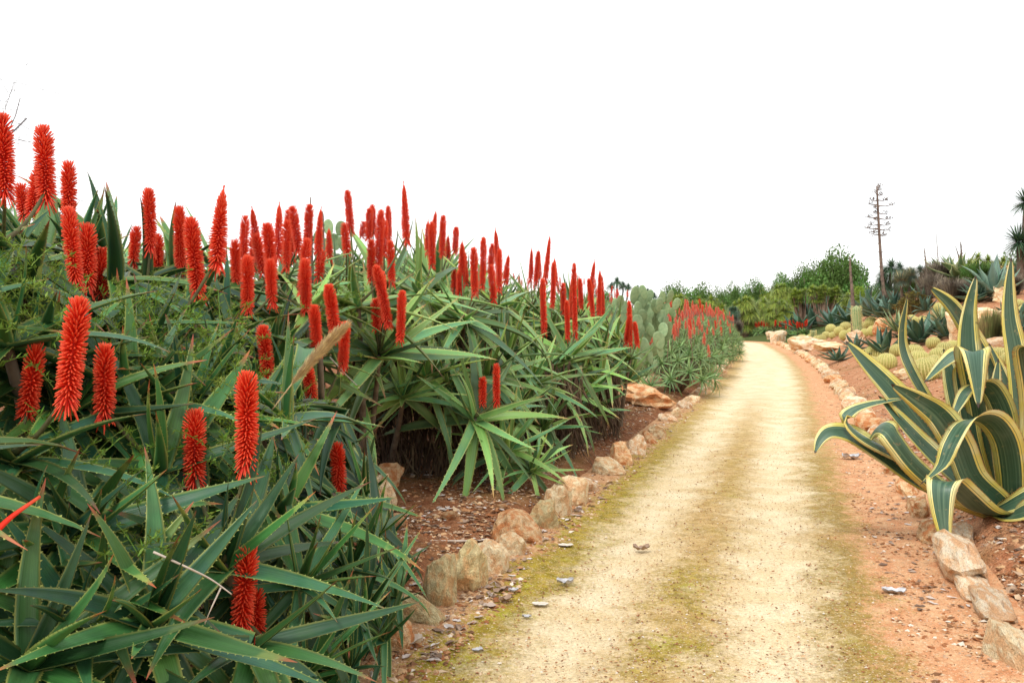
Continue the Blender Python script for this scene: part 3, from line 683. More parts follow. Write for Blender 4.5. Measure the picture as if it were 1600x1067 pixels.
allros = [(p, n, s) for p, n, s, h in ROS]
def add_spike(parent, inv, top, foot, root, pointed, hi, mats=None):
    """a spike from foot to top, on a stalk that springs from a rosette's heart"""
    ax = top - foot; L = ax.length
    Lr = min((0.14, 0.20, 0.27, 0.34, 0.42), key=lambda q: abs(q - L))
    me = R.choice(SPK[(Lr, 1 if pointed else 0, 1 if hi else 0)])
    wide = R.uniform(0.74, 0.92)
    m = Matrix.Translation(foot) @ ax.to_track_quat('Z', 'Y').to_matrix().to_4x4() @ Matrix.Rotation(R.uniform(0, 6.28), 4, 'Z') @ Matrix.Diagonal((wide, wide, L / Lr, 1))
    o = link('flower_spike', me, parent, inv @ m)
    d0 = (root - foot); n = 9; P = []
    mi = (inv @ m).inverted() @ inv
    for i in range(n):
        t = i / (n - 1)
        q = foot + ax.normalized() * 0.03 * (1 - t) + d0 * t + Vector((0, 0, 1)) * (-0.25 * d0.length) * math.sin(t * math.pi) * 0.35 * (1 if d0.z < 0 else 0)
        P.append(mi @ q)
    link('stalk', MB().add(*tube([tuple(v) for v in P], np.linspace(0.007, 0.011, n), 6)).mesh('stalk', 'stalk', True), o)
    return o
for px, t, f, D, pt in SP:
    top, foot = W(px + R.uniform(-2, 2), t - 3, D), W(px, f + 2, D)
    lean = W(px, t, D) - W(px, f, D)
    top += Vector((R.gauss(0, .07), R.gauss(0, .09), 0)) * lean.length
    cand = [q for q in allros if -0.75 < (q[0] - foot).z < -0.05 and (q[0] - foot).xy.length < 0.45]
    if cand: root = min(cand, key=lambda q: (q[0] - foot).length)[0] + Vector((0, 0, .02))
    else: root = foot + Vector((R.uniform(-.06, .06), 0.05, -0.55))
    b = bush_of(root)
    add_spike(BO[b], BINV[b], top, foot, root, pt, D < 5.4)

# dead-leaf skirts and stems below the rosettes
def skirt(x0, x1, y0, y1, z0, z1, n, bi, seed):
    rr = random.Random(seed); mb = MB(); c = BW[bi]; g = gz(c.x, c.y)
    for i in range(n):
        x = rr.uniform(x0, x1); f = (x - x0) / (x1 - x0); y = y0 + (y1 - y0) * f + abs(rr.gauss(0, .22)); z = rr.uniform(z0, z1)
        az = rr.uniform(-2.9, -0.3)
        geo = leaf_geo(rr.uniform(0.25, 0.5), rr.uniform(0.006, 0.014), rr.uniform(-0.3, 0.9), 1.2, rr.uniform(-.25, .25), 5, 0.6, 0.12, rnd=rr.random(), twist=rr.uniform(-2, 2))
        geo = (geo[0], geo[1], None, geo[3])
        m = Matrix.Translation((x - c.x, y - c.y, z - g)) @ Matrix.Rotation(az, 4, 'Z') @ Matrix.Rotation(rr.uniform(1.0, 1.75), 4, 'Y')
        mb.addx(geo, m)
    link('dead_leaves', mb.mesh('dead_leaves', 'dry'), BO[bi], kind='stuff')
skirt(-1.35, -0.15, 7.5, 7.6, 0.35, 1.35, 900, 9, 1)
skirt(-0.5, 0.7, 7.6, 8.9, 0.35, 1.1, 700, 12, 2)
skirt(0.45, 1.3, 9.3, 10.6, 0.3, 0.9, 500, 13, 3)
for p, n, s, hd in order:
    if not hd or p.z < 0.5: continue
    b = bush_of(p); inv = BINV[b]
    g = Vector((p.x - 0.15 + R.uniform(-.1, .1), p.y + 0.6, gz(p.x, p.y) - 0.05))
    mid = (p + g) / 2 + Vector((0, 0.25, -.05))
    pts = [tuple(inv @ (p * (1 - t) ** 2 + mid * 2 * t * (1 - t) + g * t * t)) for t in np.linspace(0.0, 1, 8)]
    link('stem', MB().add(*tube(pts, np.linspace(0.018, 0.035, 8), 6)).mesh('stem', 'stem', True), BO[b])

# feathery weeds among the aloes
def weed(label, spots, seed):
    rr = random.Random(seed); mb = MB(); c = W(*spots[0][:3])
    for px, py, D, r, n in spots:
        n = int(n * 0.55); o = W(px, py, D)
        for i in range(n):
            a = rr.uniform(0, 6.28); st = np.array(o) + np.array([rr.gauss(0, r), rr.gauss(0, r * 0.8), rr.gauss(0, r * .6)])
            qx, qy, qd = project(st[None]); 
            if qy[0] < sil(qx[0]) + 45 or ((abs(qx[0] - SPA[:, 0]) < 70 / SPA[:, 3] + 12) & (qy[0] > SPA[:, 1] - 25) & (qy[0] < SPA[:, 2] + 40) & (qd[0] < SPA[:, 3] + .05)).any(): continue
            d = np.array([math.cos(a) * 0.6, math.sin(a) * 0.6, rr.uniform(0.3, 1.0)]); L = rr.uniform(.12, .26)
            P = [st + d * L * t + np.array([0, 0, -0.25 * L * t * t]) for t in np.linspace(0, 1, 5)]
            mb.add(*tube(np.array(P) - np.array(c), 0.0013, 3, rr.random()))
            for j in range(26):
                t = rr.uniform(0.1, 1); q = st + d * L * t + np.array([0, 0, -0.25 * L * t * t]) - np.array(c)
                v = np.array([rr.gauss(0, 1), rr.gauss(0, 1), rr.gauss(.5, .8)]); v /= np.linalg.norm(v); ll = rr.uniform(.014, .034)
                s_ = np.cross(v, [rr.random(), rr.random(), rr.random()]); s_ = s_ / (np.linalg.norm(s_) + 1e-6) * rr.uniform(0.0018, 0.0036)
                mb.add([q, q + v * ll * .5 + s_, q + v * ll, q + v * ll * .5 - s_], [[0, 1, 2, 3]], None, (0.5, 0.5, rr.random(), 0))
    o = thing('feathery_weeds', label, 'weeds', c, None, mb.mesh('feathery_weeds', 'weed'))
    o['kind'] = 'stuff'
weed('yellow-green feathery weeds growing up through the nearer aloes', [(340, 640, 3.45, .14, 150), (300, 580, 3.5, .16, 120), (250, 520, 3.6, .2, 130), (330, 520, 4.0, .2, 110), (200, 460, 3.8, .2, 110), (120, 520, 3.2, .14, 90), (60, 470, 3.0, .14, 90), (40, 560, 2.8, .1, 60), (20, 420, 3.1, .14, 60), (420, 740, 3.3, .1, 50), (330, 720, 3.1, .08, 40), (230, 810, 2.8, .1, 50), (240, 880, 2.6, .08, 40), (110, 740, 2.8, .1, 50), (450, 620, 4.0, .14, 60)], 3)
weed('light green feathery weeds between the aloes in the middle of the bank', [(560, 440, 6.0, .25, 130), (500, 430, 6.2, .25, 110), (640, 410, 7.0, .3, 110), (700, 420, 7.6, .3, 90), (540, 490, 5.6, .2, 90), (440, 500, 5.0, .2, 90), (270, 450, 4.4, .2, 90)], 4)

def catmull(P, n):
    P = np.asarray(P, float); P = np.concatenate([[2 * P[0] - P[1]], P, [2 * P[-1] - P[-2]]]); m = len(P) - 3
    out = []
    for t in np.linspace(0, m - 1e-6, n):
        i = int(t); f = t - i; a, b, c, d = P[i:i + 4]
        out.append(0.5 * (2 * b + (c - a) * f + (2 * a - 5 * b + 4 * c - d) * f * f + (3 * b - a - 3 * c + d) * f ** 3))
    return np.array(out)

# ---------------------------------------------------------------- border stones
def stone_mesh(seed, sub=3):
    rr = random.Random(seed); import bmesh
    bm = bmesh.new(); bmesh.ops.create_icosphere(bm, subdivisions=sub, radius=1.0)
    V = np.array([v.co[:] for v in bm.verts]); Fc = [[v.index for v in f.verts] for f in bm.faces]; bm.free()
    V = np.sign(V) * np.abs(V) ** 0.80
    gr = 1 + 0.10 * np.array([mnoise.noise(Vector((math.atan2(v[1], v[0]) * 2.2, v[2] * 0.7, seed))) for v in V]); V[:, 0] *= gr; V[:, 1] *= gr
    for i in range(9):
        d = np.array([rr.gauss(0, 1), rr.gauss(0, 1), rr.gauss(0, .8)]); d /= np.linalg.norm(d); c = rr.uniform(0.55, 0.85)
        k = V @ d; V = V - np.maximum(k - c, 0)[:, None] * d * 0.9
    o = Vector((seed * 3.1, seed, 0))
    for i in range(len(V)):
        v = Vector(V[i]); f = 1 + 0.16 * mnoise.noise(v * 1.3 + o) + 0.13 * mnoise.noise(v * 3.1 + o) + 0.07 * mnoise.noise(v * 7.5 + o)
        pit = max(0, mnoise.noise(v * 4.3 - o) - 0.22); f -= pit * 0.55
        V[i] *= f
    return V, np.array(Fc)
SM = {}
for mt in ('stone_cream', 'stone_orange', 'stone_grey', 'stone_white'):
    SM[mt] = []
    for i in range(4):
        V, F = stone_mesh(i * 5 + ['stone_cream', 'stone_orange', 'stone_grey', 'stone_white'].index(mt) * 31 + 1)
        SM[mt].append(MB().add(V, None, F).mesh('border_stone', mt, False))
SMALL = [MB().add(*(lambda q: (q[0], None, q[1]))(stone_mesh(90 + i, 2))).mesh('small_stone', m, False) for i, m in enumerate(('stone_cream', 'stone_orange', 'stone_white', 'stone_cream'))]
def stone(px, yb, w, h, mt, label, name='border_stone', group='stones edging the path', tilt=0.15, depth=None, vi=None, sink=0.12):
    p = hit(px, yb); D = p.y; sx = w * D / FPX / 2; sz = h * D / FPX / 2
    sy = depth or (sx + sz) / 2 * R.uniform(0.8, 1.1)
    me = SM[mt][R.randrange(4) if vi is None else vi]
    o = thing(name, label, 'stone', (p.x, p.y + sy * 0.6, p.z + sz * (0.94 - sink)), group, me)
    o.rotation_euler = (R.uniform(-tilt, tilt), R.uniform(-tilt, tilt), R.choice([0, 3.14]) + R.uniform(-.4, .4))
    o.scale = (sx * 1.4, sy * 1.3, sz * 1.36)
    return o
LS = [(612, 1048, 60, 62, 'stone_orange', 'squat orange border stone half hidden by aloe leaves, nearest on the left'),
 (648, 996, 66, 58, 'stone_grey', 'low grey-brown border stone behind the aloe leaf tips'),
 (690, 964, 46, 100, 'stone_grey', 'tall yellowish border stone with holes, standing on end'),
 (724, 944, 52, 92, 'stone_grey', 'upright grey slab of stone beside the tall holed stone'),
 (765, 920, 44, 64, 'stone_cream', 'orange and cream border stone after the upright grey slab'),
 (799, 890, 34, 48, 'stone_cream', 'narrow ridged cream stone in front of the round orange boulder'),
 (807, 862, 66, 56, 'stone_orange', 'largest round orange boulder of the left path edge'),
 (849, 844, 38, 56, 'stone_grey', 'pitted yellow stone just beyond the round orange boulder'),
 (872, 822, 34, 56, 'stone_cream', 'smooth cream stone under the hanging aloe tips'),
 (893, 805, 44, 58, 'stone_cream', 'leaning tan stone with a hole, beyond the hanging aloe tips'),
 (919, 782, 28, 32, 'stone_white', 'small pale stone after the leaning tan stone'),
 (947, 755, 46, 36, 'stone_cream', 'wide striped stone with a flat sloping top on the left edge'),
 (971, 738, 40, 44, 'stone_orange', 'rusty orange block with a steep face, left edge'),
 (995, 722, 24, 38, 'stone_white', 'pale narrow stone behind the rusty orange block'),
 (1012, 703, 26, 28, 'stone_orange', 'first orange stone beyond the pale narrow one, left edge'),
 (1028, 692, 22, 26, 'stone_cream', 'second small cream stone beyond the pale narrow one, left edge'),
 (1044, 668, 26, 22, 'stone_white', 'pale stone beside the flat rock slab, left edge'),
 (1057, 660, 20, 22, 'stone_cream', 'cream stone where the left edge starts its far run'),
 (1070, 646, 20, 18, 'stone_white', 'white stone under the coral aloe hedge'),
 (1082, 636, 20, 18, 'stone_cream', 'tan stone under the coral aloe hedge'),
 (1096, 622, 18, 18, 'stone_white', 'bright stone at the corner of the coral aloe hedge'),
 (1106, 610, 16, 15, 'stone_cream', 'small tan stone past the corner of the coral aloe hedge'),
 (1116, 600, 16, 16, 'stone_white', 'small white stone past the corner of the coral aloe hedge'),
 (1126, 588, 18, 17, 'stone_white', 'last clear white stone of the left edge, below dark aloe leaves')]
for a in LS: stone(*a)
RSt = [(1590, 1062, 56, 92, 'stone_cream', 'large orange border stone cut by the right edge of the photo'),
 (1568, 985, 50, 56, 'stone_white', 'long rounded pinkish stone second from the right edge'),
 (1538, 955, 44, 54, 'stone_white', 'round pale stone wedged between two long border stones'),
 (1516, 925, 56, 96, 'stone_white', 'longest knobbly pale border stone below the striped agave'),
 (1508, 862, 38, 46, 'stone_white', 'white topped stone touching the drooping agave leaf'),
 (1470, 862, 40, 58, 'stone_orange', 'orange earthy stone beneath the drooping agave leaf'),
 (1446, 820, 34, 50, 'stone_orange', 'crumbling orange stone under the agave leaves'),
 (1426, 782, 30, 36, 'stone_orange', 'low red stone where the agave leaves cross the edge'),
 (1404, 750, 28, 26, 'stone_orange', 'red stone in the gap between agave leaves'),
 (1392, 718, 24, 22, 'stone_cream', 'tan stone behind the lowest long agave leaf')]
for a in RSt:
    a = list(a); a[3] *= 0.72; o_ = stone(*a); o_.scale[1] *= 2.7; o_.location.y += 0.06; o_.rotation_euler[2] = R.choice([0, 3.14]) - 0.3
k = 0
words = ['first', 'second', 'third', 'fourth', 'fifth', 'sixth', 'seventh', 'eighth', 'ninth', 'tenth', 'eleventh', 'twelfth', 'thirteenth', 'fourteenth', 'fifteenth', 'sixteenth', 'seventeenth', 'eighteenth', 'nineteenth', 'twentieth', 'twenty-first', 'twenty-second', 'twenty-third', 'twenty-fourth', 'twenty-fifth', 'twenty-sixth', 'twenty-seventh', 'twenty-eighth', 'twenty-ninth', 'thirtieth', 'thirty-first', 'thirty-second', 'thirty-third', 'thirty-fourth', 'thirty-fifth', 'thirty-sixth', 'thirty-seventh', 'thirty-eighth', 'thirty-ninth', 'fortieth']
def path_at(lon, lat):
    cx = np.interp(lon, PCL, PC[:, 0]); cy = np.interp(lon, PCL, PC[:, 1]); c2x = np.interp(lon + .3, PCL, PC[:, 0]); c2y = np.interp(lon + .3, PCL, PC[:, 1])
    tx, ty = (c2x - cx) / .3, (c2y - cy) / .3
    return cx + lat * ty, cy - lat * tx
lon = 6.28 + 10.2; i = 0
while lon < 62:
    x, y = path_at(lon, HW + 0.05 + R.uniform(-.04, .06)); s = R.uniform(0.09, 0.17) * (1.0 if y < 20 else 1.15)
    if i < 40:
        o = thing('border_stone', f'{words[i]} small pale stone of the far right path edge, counting away from the agave', 'stone', (x, y, s * 0.45 + 0.02), 'stones edging the path', SMALL[R.randrange(4)])
    else:
        o = thing('border_stone', 'tiny pale stone in the farthest stretch of the right path edge', 'stone', (x, y, s * 0.45 + 0.02), 'tiny stones at the far end of the path', SMALL[R.randrange(4)])
    o.scale = (s * R.uniform(.9, 1.35), s * R.uniform(1.0, 1.6), s * R.uniform(.7, 1.1)); o.rotation_euler = (R.uniform(-.2, .2), R.uniform(-.2, .2), R.uniform(0, 6))
    lon += s * R.uniform(2.2, 3.0); i += 1
lon = 6.28 + 27; i = 0
while lon < 58:
    x, y = path_at(lon, -HW - 0.05 + R.uniform(-.06, .04)); s = R.uniform(0.1, 0.18)
    o = thing('border_stone', 'tiny pale stone in the farthest stretch of the left path edge', 'stone', (x, y, s * 0.45 + 0.02), 'tiny stones at the far left edge of the path', SMALL[R.randrange(4)])
    o.scale = (s, s * 1.2, s * .8); lon += s * 3; i += 1
# rocks in the beds
stone(1012, 634, 58, 30, 'stone_orange', 'broad flat orange rock slab in the bed before the prickly pear', 'rock', 'rocks lying in the beds', 0.05, 0.5)
stone(1024, 608, 44, 20, 'stone_cream', 'pale split rock behind the flat orange slab', 'rock', 'rocks lying in the beds', 0.05, 0.35)
stone(594, 806, 44, 56, 'stone_cream', 'cream rock seen through leaf tips on the red soil', 'rock', 'rocks lying in the beds')
stone(606, 768, 34, 40, 'stone_orange', 'brown rock behind the cream rock in the aloe gap', 'rock', 'rocks lying in the beds')
stone(622, 826, 24, 20, 'stone_orange', 'small orange rock beside the leaf tips in the aloe gap', 'rock', 'rocks lying in the beds')
stone(704, 814, 24, 14, 'stone_orange', 'single small orange rock alone on the dark red soil', 'rock', 'rocks lying in the beds')
stone(786, 800, 22, 9, 'stone_orange', 'flat chip of orange rock above the round boulder', 'rock', 'rocks lying in the beds')
stone(1264, 548, 50, 20, 'stone_white', 'white topped rock with a red side by the path bend', 'rock', 'rocks lying in the beds', 0.05, 0.5)
stone(1304, 548, 50, 12, 'stone_cream', 'long low tan slab behind the white topped rock', 'rock', 'rocks lying in the beds', 0.05, 0.5)
stone(1338, 540, 26, 22, 'stone_white', 'pale boulder at the foot of the column cactus', 'rock', 'rocks lying in the beds')
stone(1218, 536, 22, 18, 'stone_white', 'pale boulder among the distant red aloes', 'rock', 'rocks lying in the beds')
stone(1206, 530, 14, 12, 'stone_white', 'small pale boulder before the distant red aloes', 'rock', 'rocks lying in the beds')
stone(1540, 530, 48, 46, 'stone_cream', 'big tan rock behind the tuft of brown grass', 'rock', 'rocks lying in the beds', 0.1, 0.8)
stone(1570, 470, 34, 22, 'stone_cream', 'pinkish rock on top of the big tan rock', 'rock', 'rocks lying in the beds')
stone(1562, 548, 34, 20, 'stone_white', 'pale rounded rock right of the tall striped leaf', 'rock', 'rocks lying in the beds')
stone(1500, 535, 20, 16, 'stone_white', 'whitish rock above the golden cactus heap', 'rock', 'rocks lying in the beds')
stone(1420, 510, 20, 14, 'stone_orange', 'small orange rock between two upper cactus heaps', 'rock', 'rocks lying in the beds')
stone(1378, 520, 20, 22, 'stone_orange', 'red rock beside the long golden cacti', 'rock', 'rocks lying in the beds')
stone(1420, 590, 40, 14, 'stone_cream', 'flat buried tan rock behind the striped agave', 'rock', 'rocks lying in the beds')

# ---------------------------------------------------------------- gravel and litter
def surf(x, y):
    d = latdist(x, y); g = ground(x, y)
    return np.where(np.abs(d) < HW + 0.05, np.maximum(g, 0.012 + 0.03 * sstep(np.abs(d), 1.0, 1.4)), g)
def scatter(name, label, n, lo, hi, ymin, ymax, s0, s1, mat, seed, flat=0.5, zoff=0.0, powr=2.0):
    rr = np.random.RandomState(seed)
    u = rr.rand(n * 3); Y = 1 / (1 / ymin + u * (1 / ymax - 1 / ymin)); la = lo + (hi - lo) * rr.rand(n * 3)
    cx = np.interp(Y, PC[:, 1][:130], PC[:, 0][:130]); x = cx + la * 1.047
    ok = np.abs(x / Y) < 0.66; x, Y = x[ok][:n], Y[ok][:n]; n = len(x); z = surf(x, Y) + zoff
    s = s0 + (s1 - s0) * rr.rand(n) ** powr
    base = np.array([[1, 0, 0], [0, 1, 0], [-1, 0, 0], [0, -1, 0], [0, 0, 1], [0, 0, -1]], float)
    V = base[None] * (0.6 + 0.8 * rr.rand(n, 6, 1)); V[:, :, 2] *= flat
    a = rr.rand(n) * 6.28; ca, sa = np.cos(a)[:, None], np.sin(a)[:, None]
    V[:, :, 0] *= (0.7 + rr.rand(n, 1) * 0.8)
    tilt = (rr.rand(n, 1) - .5) * 0.8; zz = V[:, :, 2] + V[:, :, 0] * tilt
    X = V[:, :, 0] * ca - V[:, :, 1] * sa; Yv = V[:, :, 0] * sa + V[:, :, 1] * ca
    P = np.stack([X, Yv, zz], -1) * s[:, None, None] + np.stack([x, Y, z], -1)[:, None, :]
    T = np.array([[0, 1, 4], [1, 2, 4], [2, 3, 4], [3, 0, 4], [1, 0, 5], [2, 1, 5], [3, 2, 5], [0, 3, 5]])
    T = (T[None] + np.arange(n)[:, None, None] * 6).reshape(-1, 3)
    A = np.repeat(np.stack([np.full(n, .5), np.full(n, .5), rr.rand(n), np.zeros(n)], -1), 6, axis=0)
    o = thing(name, label, name.replace('_', ' '), (0, 0, 0), None, MB().add(P.reshape(-1, 3), None, T, A).mesh(name, mat)); o['kind'] = 'stuff'
scatter('gravel', 'loose orange and tan gravel along the left shoulder of the path', 15000, -2.3, -1.05, 3.6, 26, 0.003, 0.022, 'chips', 1, powr=3)
scatter('gravel', 'loose pinkish gravel along the right shoulder of the path', 9000, 0.85, 1.75, 3.3, 26, 0.003, 0.017, 'chips', 2, powr=3)
scatter('gravel', 'stony red soil crumbs in the bed around the striped agave', 12000, 1.5, 6.0, 4.0, 45, 0.004, 0.035, 'chips', 3, powr=3)
scatter('gravel', 'brown stony crumbs on the dark soil beneath the aloes', 9000, -4.2, -1.6, 4.0, 18, 0.004, 0.028, 'chips', 4, powr=3)
scatter('gravel', 'scattered grit on the sandy wheel tracks', 14000, -1.2, 1.0, 3.3, 16, 0.0015, 0.008, 'chips', 5, powr=2.5)
def litter(name, label, n, lo, hi, ymin, ymax, s0, s1, seed):
    rr = random.Random(seed); mb = MB(); c = 0
    while c < n:
        Y = 1 / (1 / ymin + rr.random() * (1 / ymax - 1 / ymin)); la = rr.uniform(lo, hi); x = float(np.interp(Y, PC[:, 1][:130], PC[:, 0][:130])) + la * 1.047
        if abs(x / Y) > 0.66: continue
        c += 1; s = rr.uniform(s0, s1); z = float(surf([x], [Y])[0]) + 0.006
        thin = rr.random() < 0.4; w = s * (0.09 if thin else rr.uniform(.3, .6)); cu = rr.uniform(-.2, .4)
        n_ = 5; t = np.linspace(-1, 1, n_); wid = w * np.sqrt(np.clip(1.02 - t * t, 0, 1))
        P = []
        for ti, wi in zip(t, wid):
            zc = 0.02 * abs(s) + cu * s * 0.4 * ti * ti
            P += [[ti * s, -wi, zc + abs(wi) * rr.uniform(0, .7)], [ti * s, 0, zc], [ti * s, wi, zc + abs(wi) * rr.uniform(0, .7)]]
        m = Matrix.Translation((x, Y, z)) @ Matrix.Rotation(rr.uniform(0, 6.28), 4, 'Z') @ Matrix.Rotation(rr.uniform(-.15, .15), 4, 'X')
        mb.add(xf(np.array(P), m), gridq(n_, 3, False), None, (0.5, 0.5, rr.random() ** (1.5 if not thin else 1), 0))
    o = thing(name, label, 'leaf litter', (0, 0, 0), None, mb.mesh(name, 'flakes')); o['kind'] = 'stuff'
litter('leaf_litter', 'dry leaf scraps and twigs around the left border stones', 1700, -2.1, -1.1, 3.8, 24, 0.008, 0.040, 11)
litter('leaf_litter', 'dry leaf scraps along the right border stones', 500, 0.9, 1.7, 4.5, 20, 0.008, 0.032, 12)
litter('leaf_litter', 'bark and leaf litter on the soil at the foot of the agave', 900, 1.6, 4.0, 4.5, 16, 0.010, 0.045, 13)
litter('leaf_litter', 'brown leaf litter on the soil under the aloes', 1000, -4.0, -2.0, 4.5, 13, 0.010, 0.045, 14)

def dead_leaf(px, py, w, h, label, mat, rz=None, cup=0.5, seed=0, name='dead_leaf', cat='dead leaf'):
    rr = random.Random(seed); p = hit(px, py); s = w * p.y / FPX / 2; d = s * 0.8
    n = 12; k = 9; V = []
    for i in range(n):
        for j in range(k):
            u = i / (n - 1) * 2 - 1; v = j / (k - 1) * 2 - 1
            r = math.sqrt(max(0, 1 - u * u * 0.93)) * (1 + 0.35 * mnoise.noise(Vector((u * 3, 1 if v > 0 else -1, seed))))
            V.append([s * u * (1 + .1 * rr.uniform(-1, 1) * (abs(v) > .9)), d * v * r * 0.8, s * cup * (0.35 * v * v + 0.3 * u * u) + 0.5 * s * cup * mnoise.noise(Vector((u * 2, v * 2, seed))) + 0.10 * s])
    V = np.array(V); V = np.concatenate([V, V - [0, 0, 0.003]]); q = gridq(n, k, False); Q = np.concatenate([q, q + n * k])
    zz = float(surf([p.x], [p.y])[0]); V[:, 2] -= V[:, 2].min()
    o = thing(name, label, cat, (p.x, p.y, zz + 0.004), None, MB().add(V, Q).mesh(name, mat, True), rr.uniform(-.5, .5) if rz is None else rz)
dead_leaf(634, 1044, 54, 30, 'large bleached curled leaf at the near left foot of the border stones', 'paper', 0.3, 0.55, 1)
dead_leaf(883, 933, 26, 14, 'crumpled grey leaf on the pale sand of the left wheel track', 'greyleaf', 0.1, 0.8, 2)
dead_leaf(802, 947, 17, 9, 'small whitish leaf scrap on the left moss band', 'greyleaf', 0.4, 0.8, 3)
dead_leaf(790, 962, 24, 10, 'brownish grey leaf scrap just below the whitish one on the moss', 'flakes', 0.6, 0.8, 4)
dead_leaf(823, 988, 15, 7, 'dark little leaf chip on the bright moss', 'greyleaf', 0, 0.6, 5)
dead_leaf(746, 1047, 18, 8, 'thin grey leaf chip at the near left of the path', 'greyleaf', 0.5, 0.4, 6)
dead_leaf(1002, 878, 26, 9, 'dark brown leaf scrap in the middle of the path', 'flakes', 0, 0.7, 7)
dead_leaf(1397, 947, 36, 16, 'crumpled white grey leaf lying on the red right shoulder', 'greyleaf', -0.2, 0.45, 8)
dead_leaf(1330, 728, 30, 10, 'grey leaf scrap on the path below the longest agave leaf', 'greyleaf', 0.2, 0.6, 9)
dead_leaf(1422, 800, 20, 12, 'pale curled scrap against the orange border stones', 'paper', 0.2, 0.8, 10)
dead_leaf(844, 968, 26, 8, 'flat pinkish flake at the edge of the moss', 'paper', -0.1, 0.15, 13)
dead_leaf(884, 871, 24, 8, 'flat pale flake beside the left border stones', 'paper', 0.0, 0.2, 11)
stone(854, 915, 20, 11, 'stone_cream', 'triangular chip of tan stone on the moss band', 'small_stone', 'loose stones on the path', 0.1)
stone(710, 1009 - 100, 16, 14, 'stone_orange', 'little red stone behind the upright grey slab', 'small_stone', 'loose stones on the path', 0.1)
stone(1422, 905, 18, 14, 'stone_orange', 'little orange stone at the foot of the right border', 'small_stone', 'loose stones on the path', 0.1)
def stick(name, label, cat, pts, r, mat='twig', forks=()):
    P = [np.array(W(*q)) for q in pts]; o = P[0]
    mb = MB().add(*tube(catmull(np.array(P), 14) - o, np.linspace(r, r * 0.5, 14), 5))
    for fk in forks:
        Q_ = np.array([np.array(W(*q)) for q in fk]); mb.add(*tube(catmull(Q_, 8) - o, np.linspace(r * .7, r * .3, 8), 4))
    return thing(name, label, cat, o, None, mb.mesh(name, mat, True))
stick('dry_twig', 'grey forked twig lying across the near aloe leaves', 'twig', [(240, 862, 2.45), (290, 885, 2.45), (330, 905, 2.5), (362, 928, 2.5)], 0.004, 'twig', [[(345, 918, 2.5), (330, 950, 2.45), (320, 975, 2.45)]])
stick('dry_twig', 'pale straight twig poking from the open star rosette', 'twig', [(515, 558, 6.0), (540, 585, 6.0), (562, 606, 6.0)], 0.006)
stick('dry_stick', 'long weathered grey stick on the soil above the border stones', 'stick', [tuple((672, 846, hit(672, 846).y)), (720, 845, hit(720, 847).y), (760, 844, hit(760, 847).y), (800, 842, hit(800, 846).y)], 0.011)
stick('dry_twig', 'thin pale twig on the soil by the low aloe', 'twig', [(880, 712, hit(880, 712).y), (905, 708, hit(905, 709).y), (935, 706, hit(935, 707).y)], 0.008)
for lab, pts in (('nearer red spent flower stalk lying at the left photo edge', [(-8, 832, 2.2), (20, 806, 2.25), (62, 776, 2.35)]),):
    stick('fallen_flower_stalk', lab, 'flower stalk', pts, 0.009, 'flower')
# the dry grass plume
def plume():
    rr = random.Random(5); c = W(425, 640, 3.5); P = catmull([np.array(W(425, 640, 3.5)), np.array(W(468, 585, 3.48)), np.array(W(505, 545, 3.45)), np.array(W(540, 512, 3.42))], 30) - np.array(c)
    o = thing('grass_plume', 'straw-coloured dry grass plume slanting across the aloes', 'grass plume', c, None)
    link('stem', MB().add(*tube(P, np.linspace(0.003, 0.0015, 30), 5)).mesh('stem', 'straw', True), o)
    mb = MB(); d0 = P[-1] - P[0]; d0 /= np.linalg.norm(d0)
    for i in range(3000):
        t = rr.uniform(0.25, 1.0); q = P[min(29, int(t * 29))] + d0 * rr.uniform(-.01, .01)
        v = np.array([rr.gauss(0, 1) for _ in range(3)]); v = v / np.linalg.norm(v) * 0.42 + d0; L = rr.uniform(0.03, 0.065) * (0.6 + 0.6 * math.sin(min(1, (t - .2) * 1.3) * math.pi))
        s_ = np.cross(v, [.3, .5, .8]) * 0.0011
        mb.add([q - s_, q + s_, q + v * L + s_ * .3, q + v * L - s_ * .3], [[0, 1, 2, 3]], None, (0.5, 0.5, rr.random(), 0))
    link('seed_head', mb.mesh('seed_head', 'straw'), o, kind='stuff')
plume()

# ---------------------------------------------------------------- the big striped agave
AG = thing('striped_agave', 'big agave with dark green, yellow-edged curling leaves beside the path', 'agave', tuple(hit(1548, 806)))
bpy.context.view_layer.update(); AGI = AG.matrix_world.inverted()
def agleaf(pts, hw, N=None, S=None, N1=None, n=30, base=0.7, seed=0, tipk=0.5, label=None):
    P = catmull([np.array(W(*q)) for q in pts], n); P = xf(P, AGI)
    t = np.linspace(0, 1, n); Tn = np.gradient(P, axis=0); Tn /= np.linalg.norm(Tn, axis=1)[:, None]
    if S is not None: Sv = np.broadcast_to(np.array(S, float), P.shape)
    else:
        N0 = np.array(N, float); N1 = np.array(N1 if N1 is not None else N, float); Nv = N0 * (1 - t[:, None]) + N1 * t[:, None]
        Sv = np.cross(Nv, Tn)
    w = hw * np.minimum(1, base + 0.75 * t) * np.clip((1 - t) / tipk, 0, 1) ** 0.62; w = np.maximum(w, 0.0015)
    link('leaf', MB().add(*sweep_leaf(P, Sv, w, R.uniform(.16, .30), 0.05, 30, 0.007, R.random())).mesh('leaf', 'variegated', True), AG, label=label)
F_ = (0, -1, 0)
agleaf([(1548,795,6.1),(1450,762,5.85),(1378,712,5.8),(1332,682,5.8),(1300,675,5.8),(1283,686,5.78),(1273,708,5.75)], .078, N=(-.1,-.75,.65), label='longest low leaf with a dry brown curled tip')
agleaf([(1548,795,6.1),(1470,750,5.9),(1400,712,5.8),(1345,682,5.7),(1322,657,5.7),(1333,641,5.78),(1365,630,5.85),(1415,622,5.95)], .06, S=(.15,.8,.55))
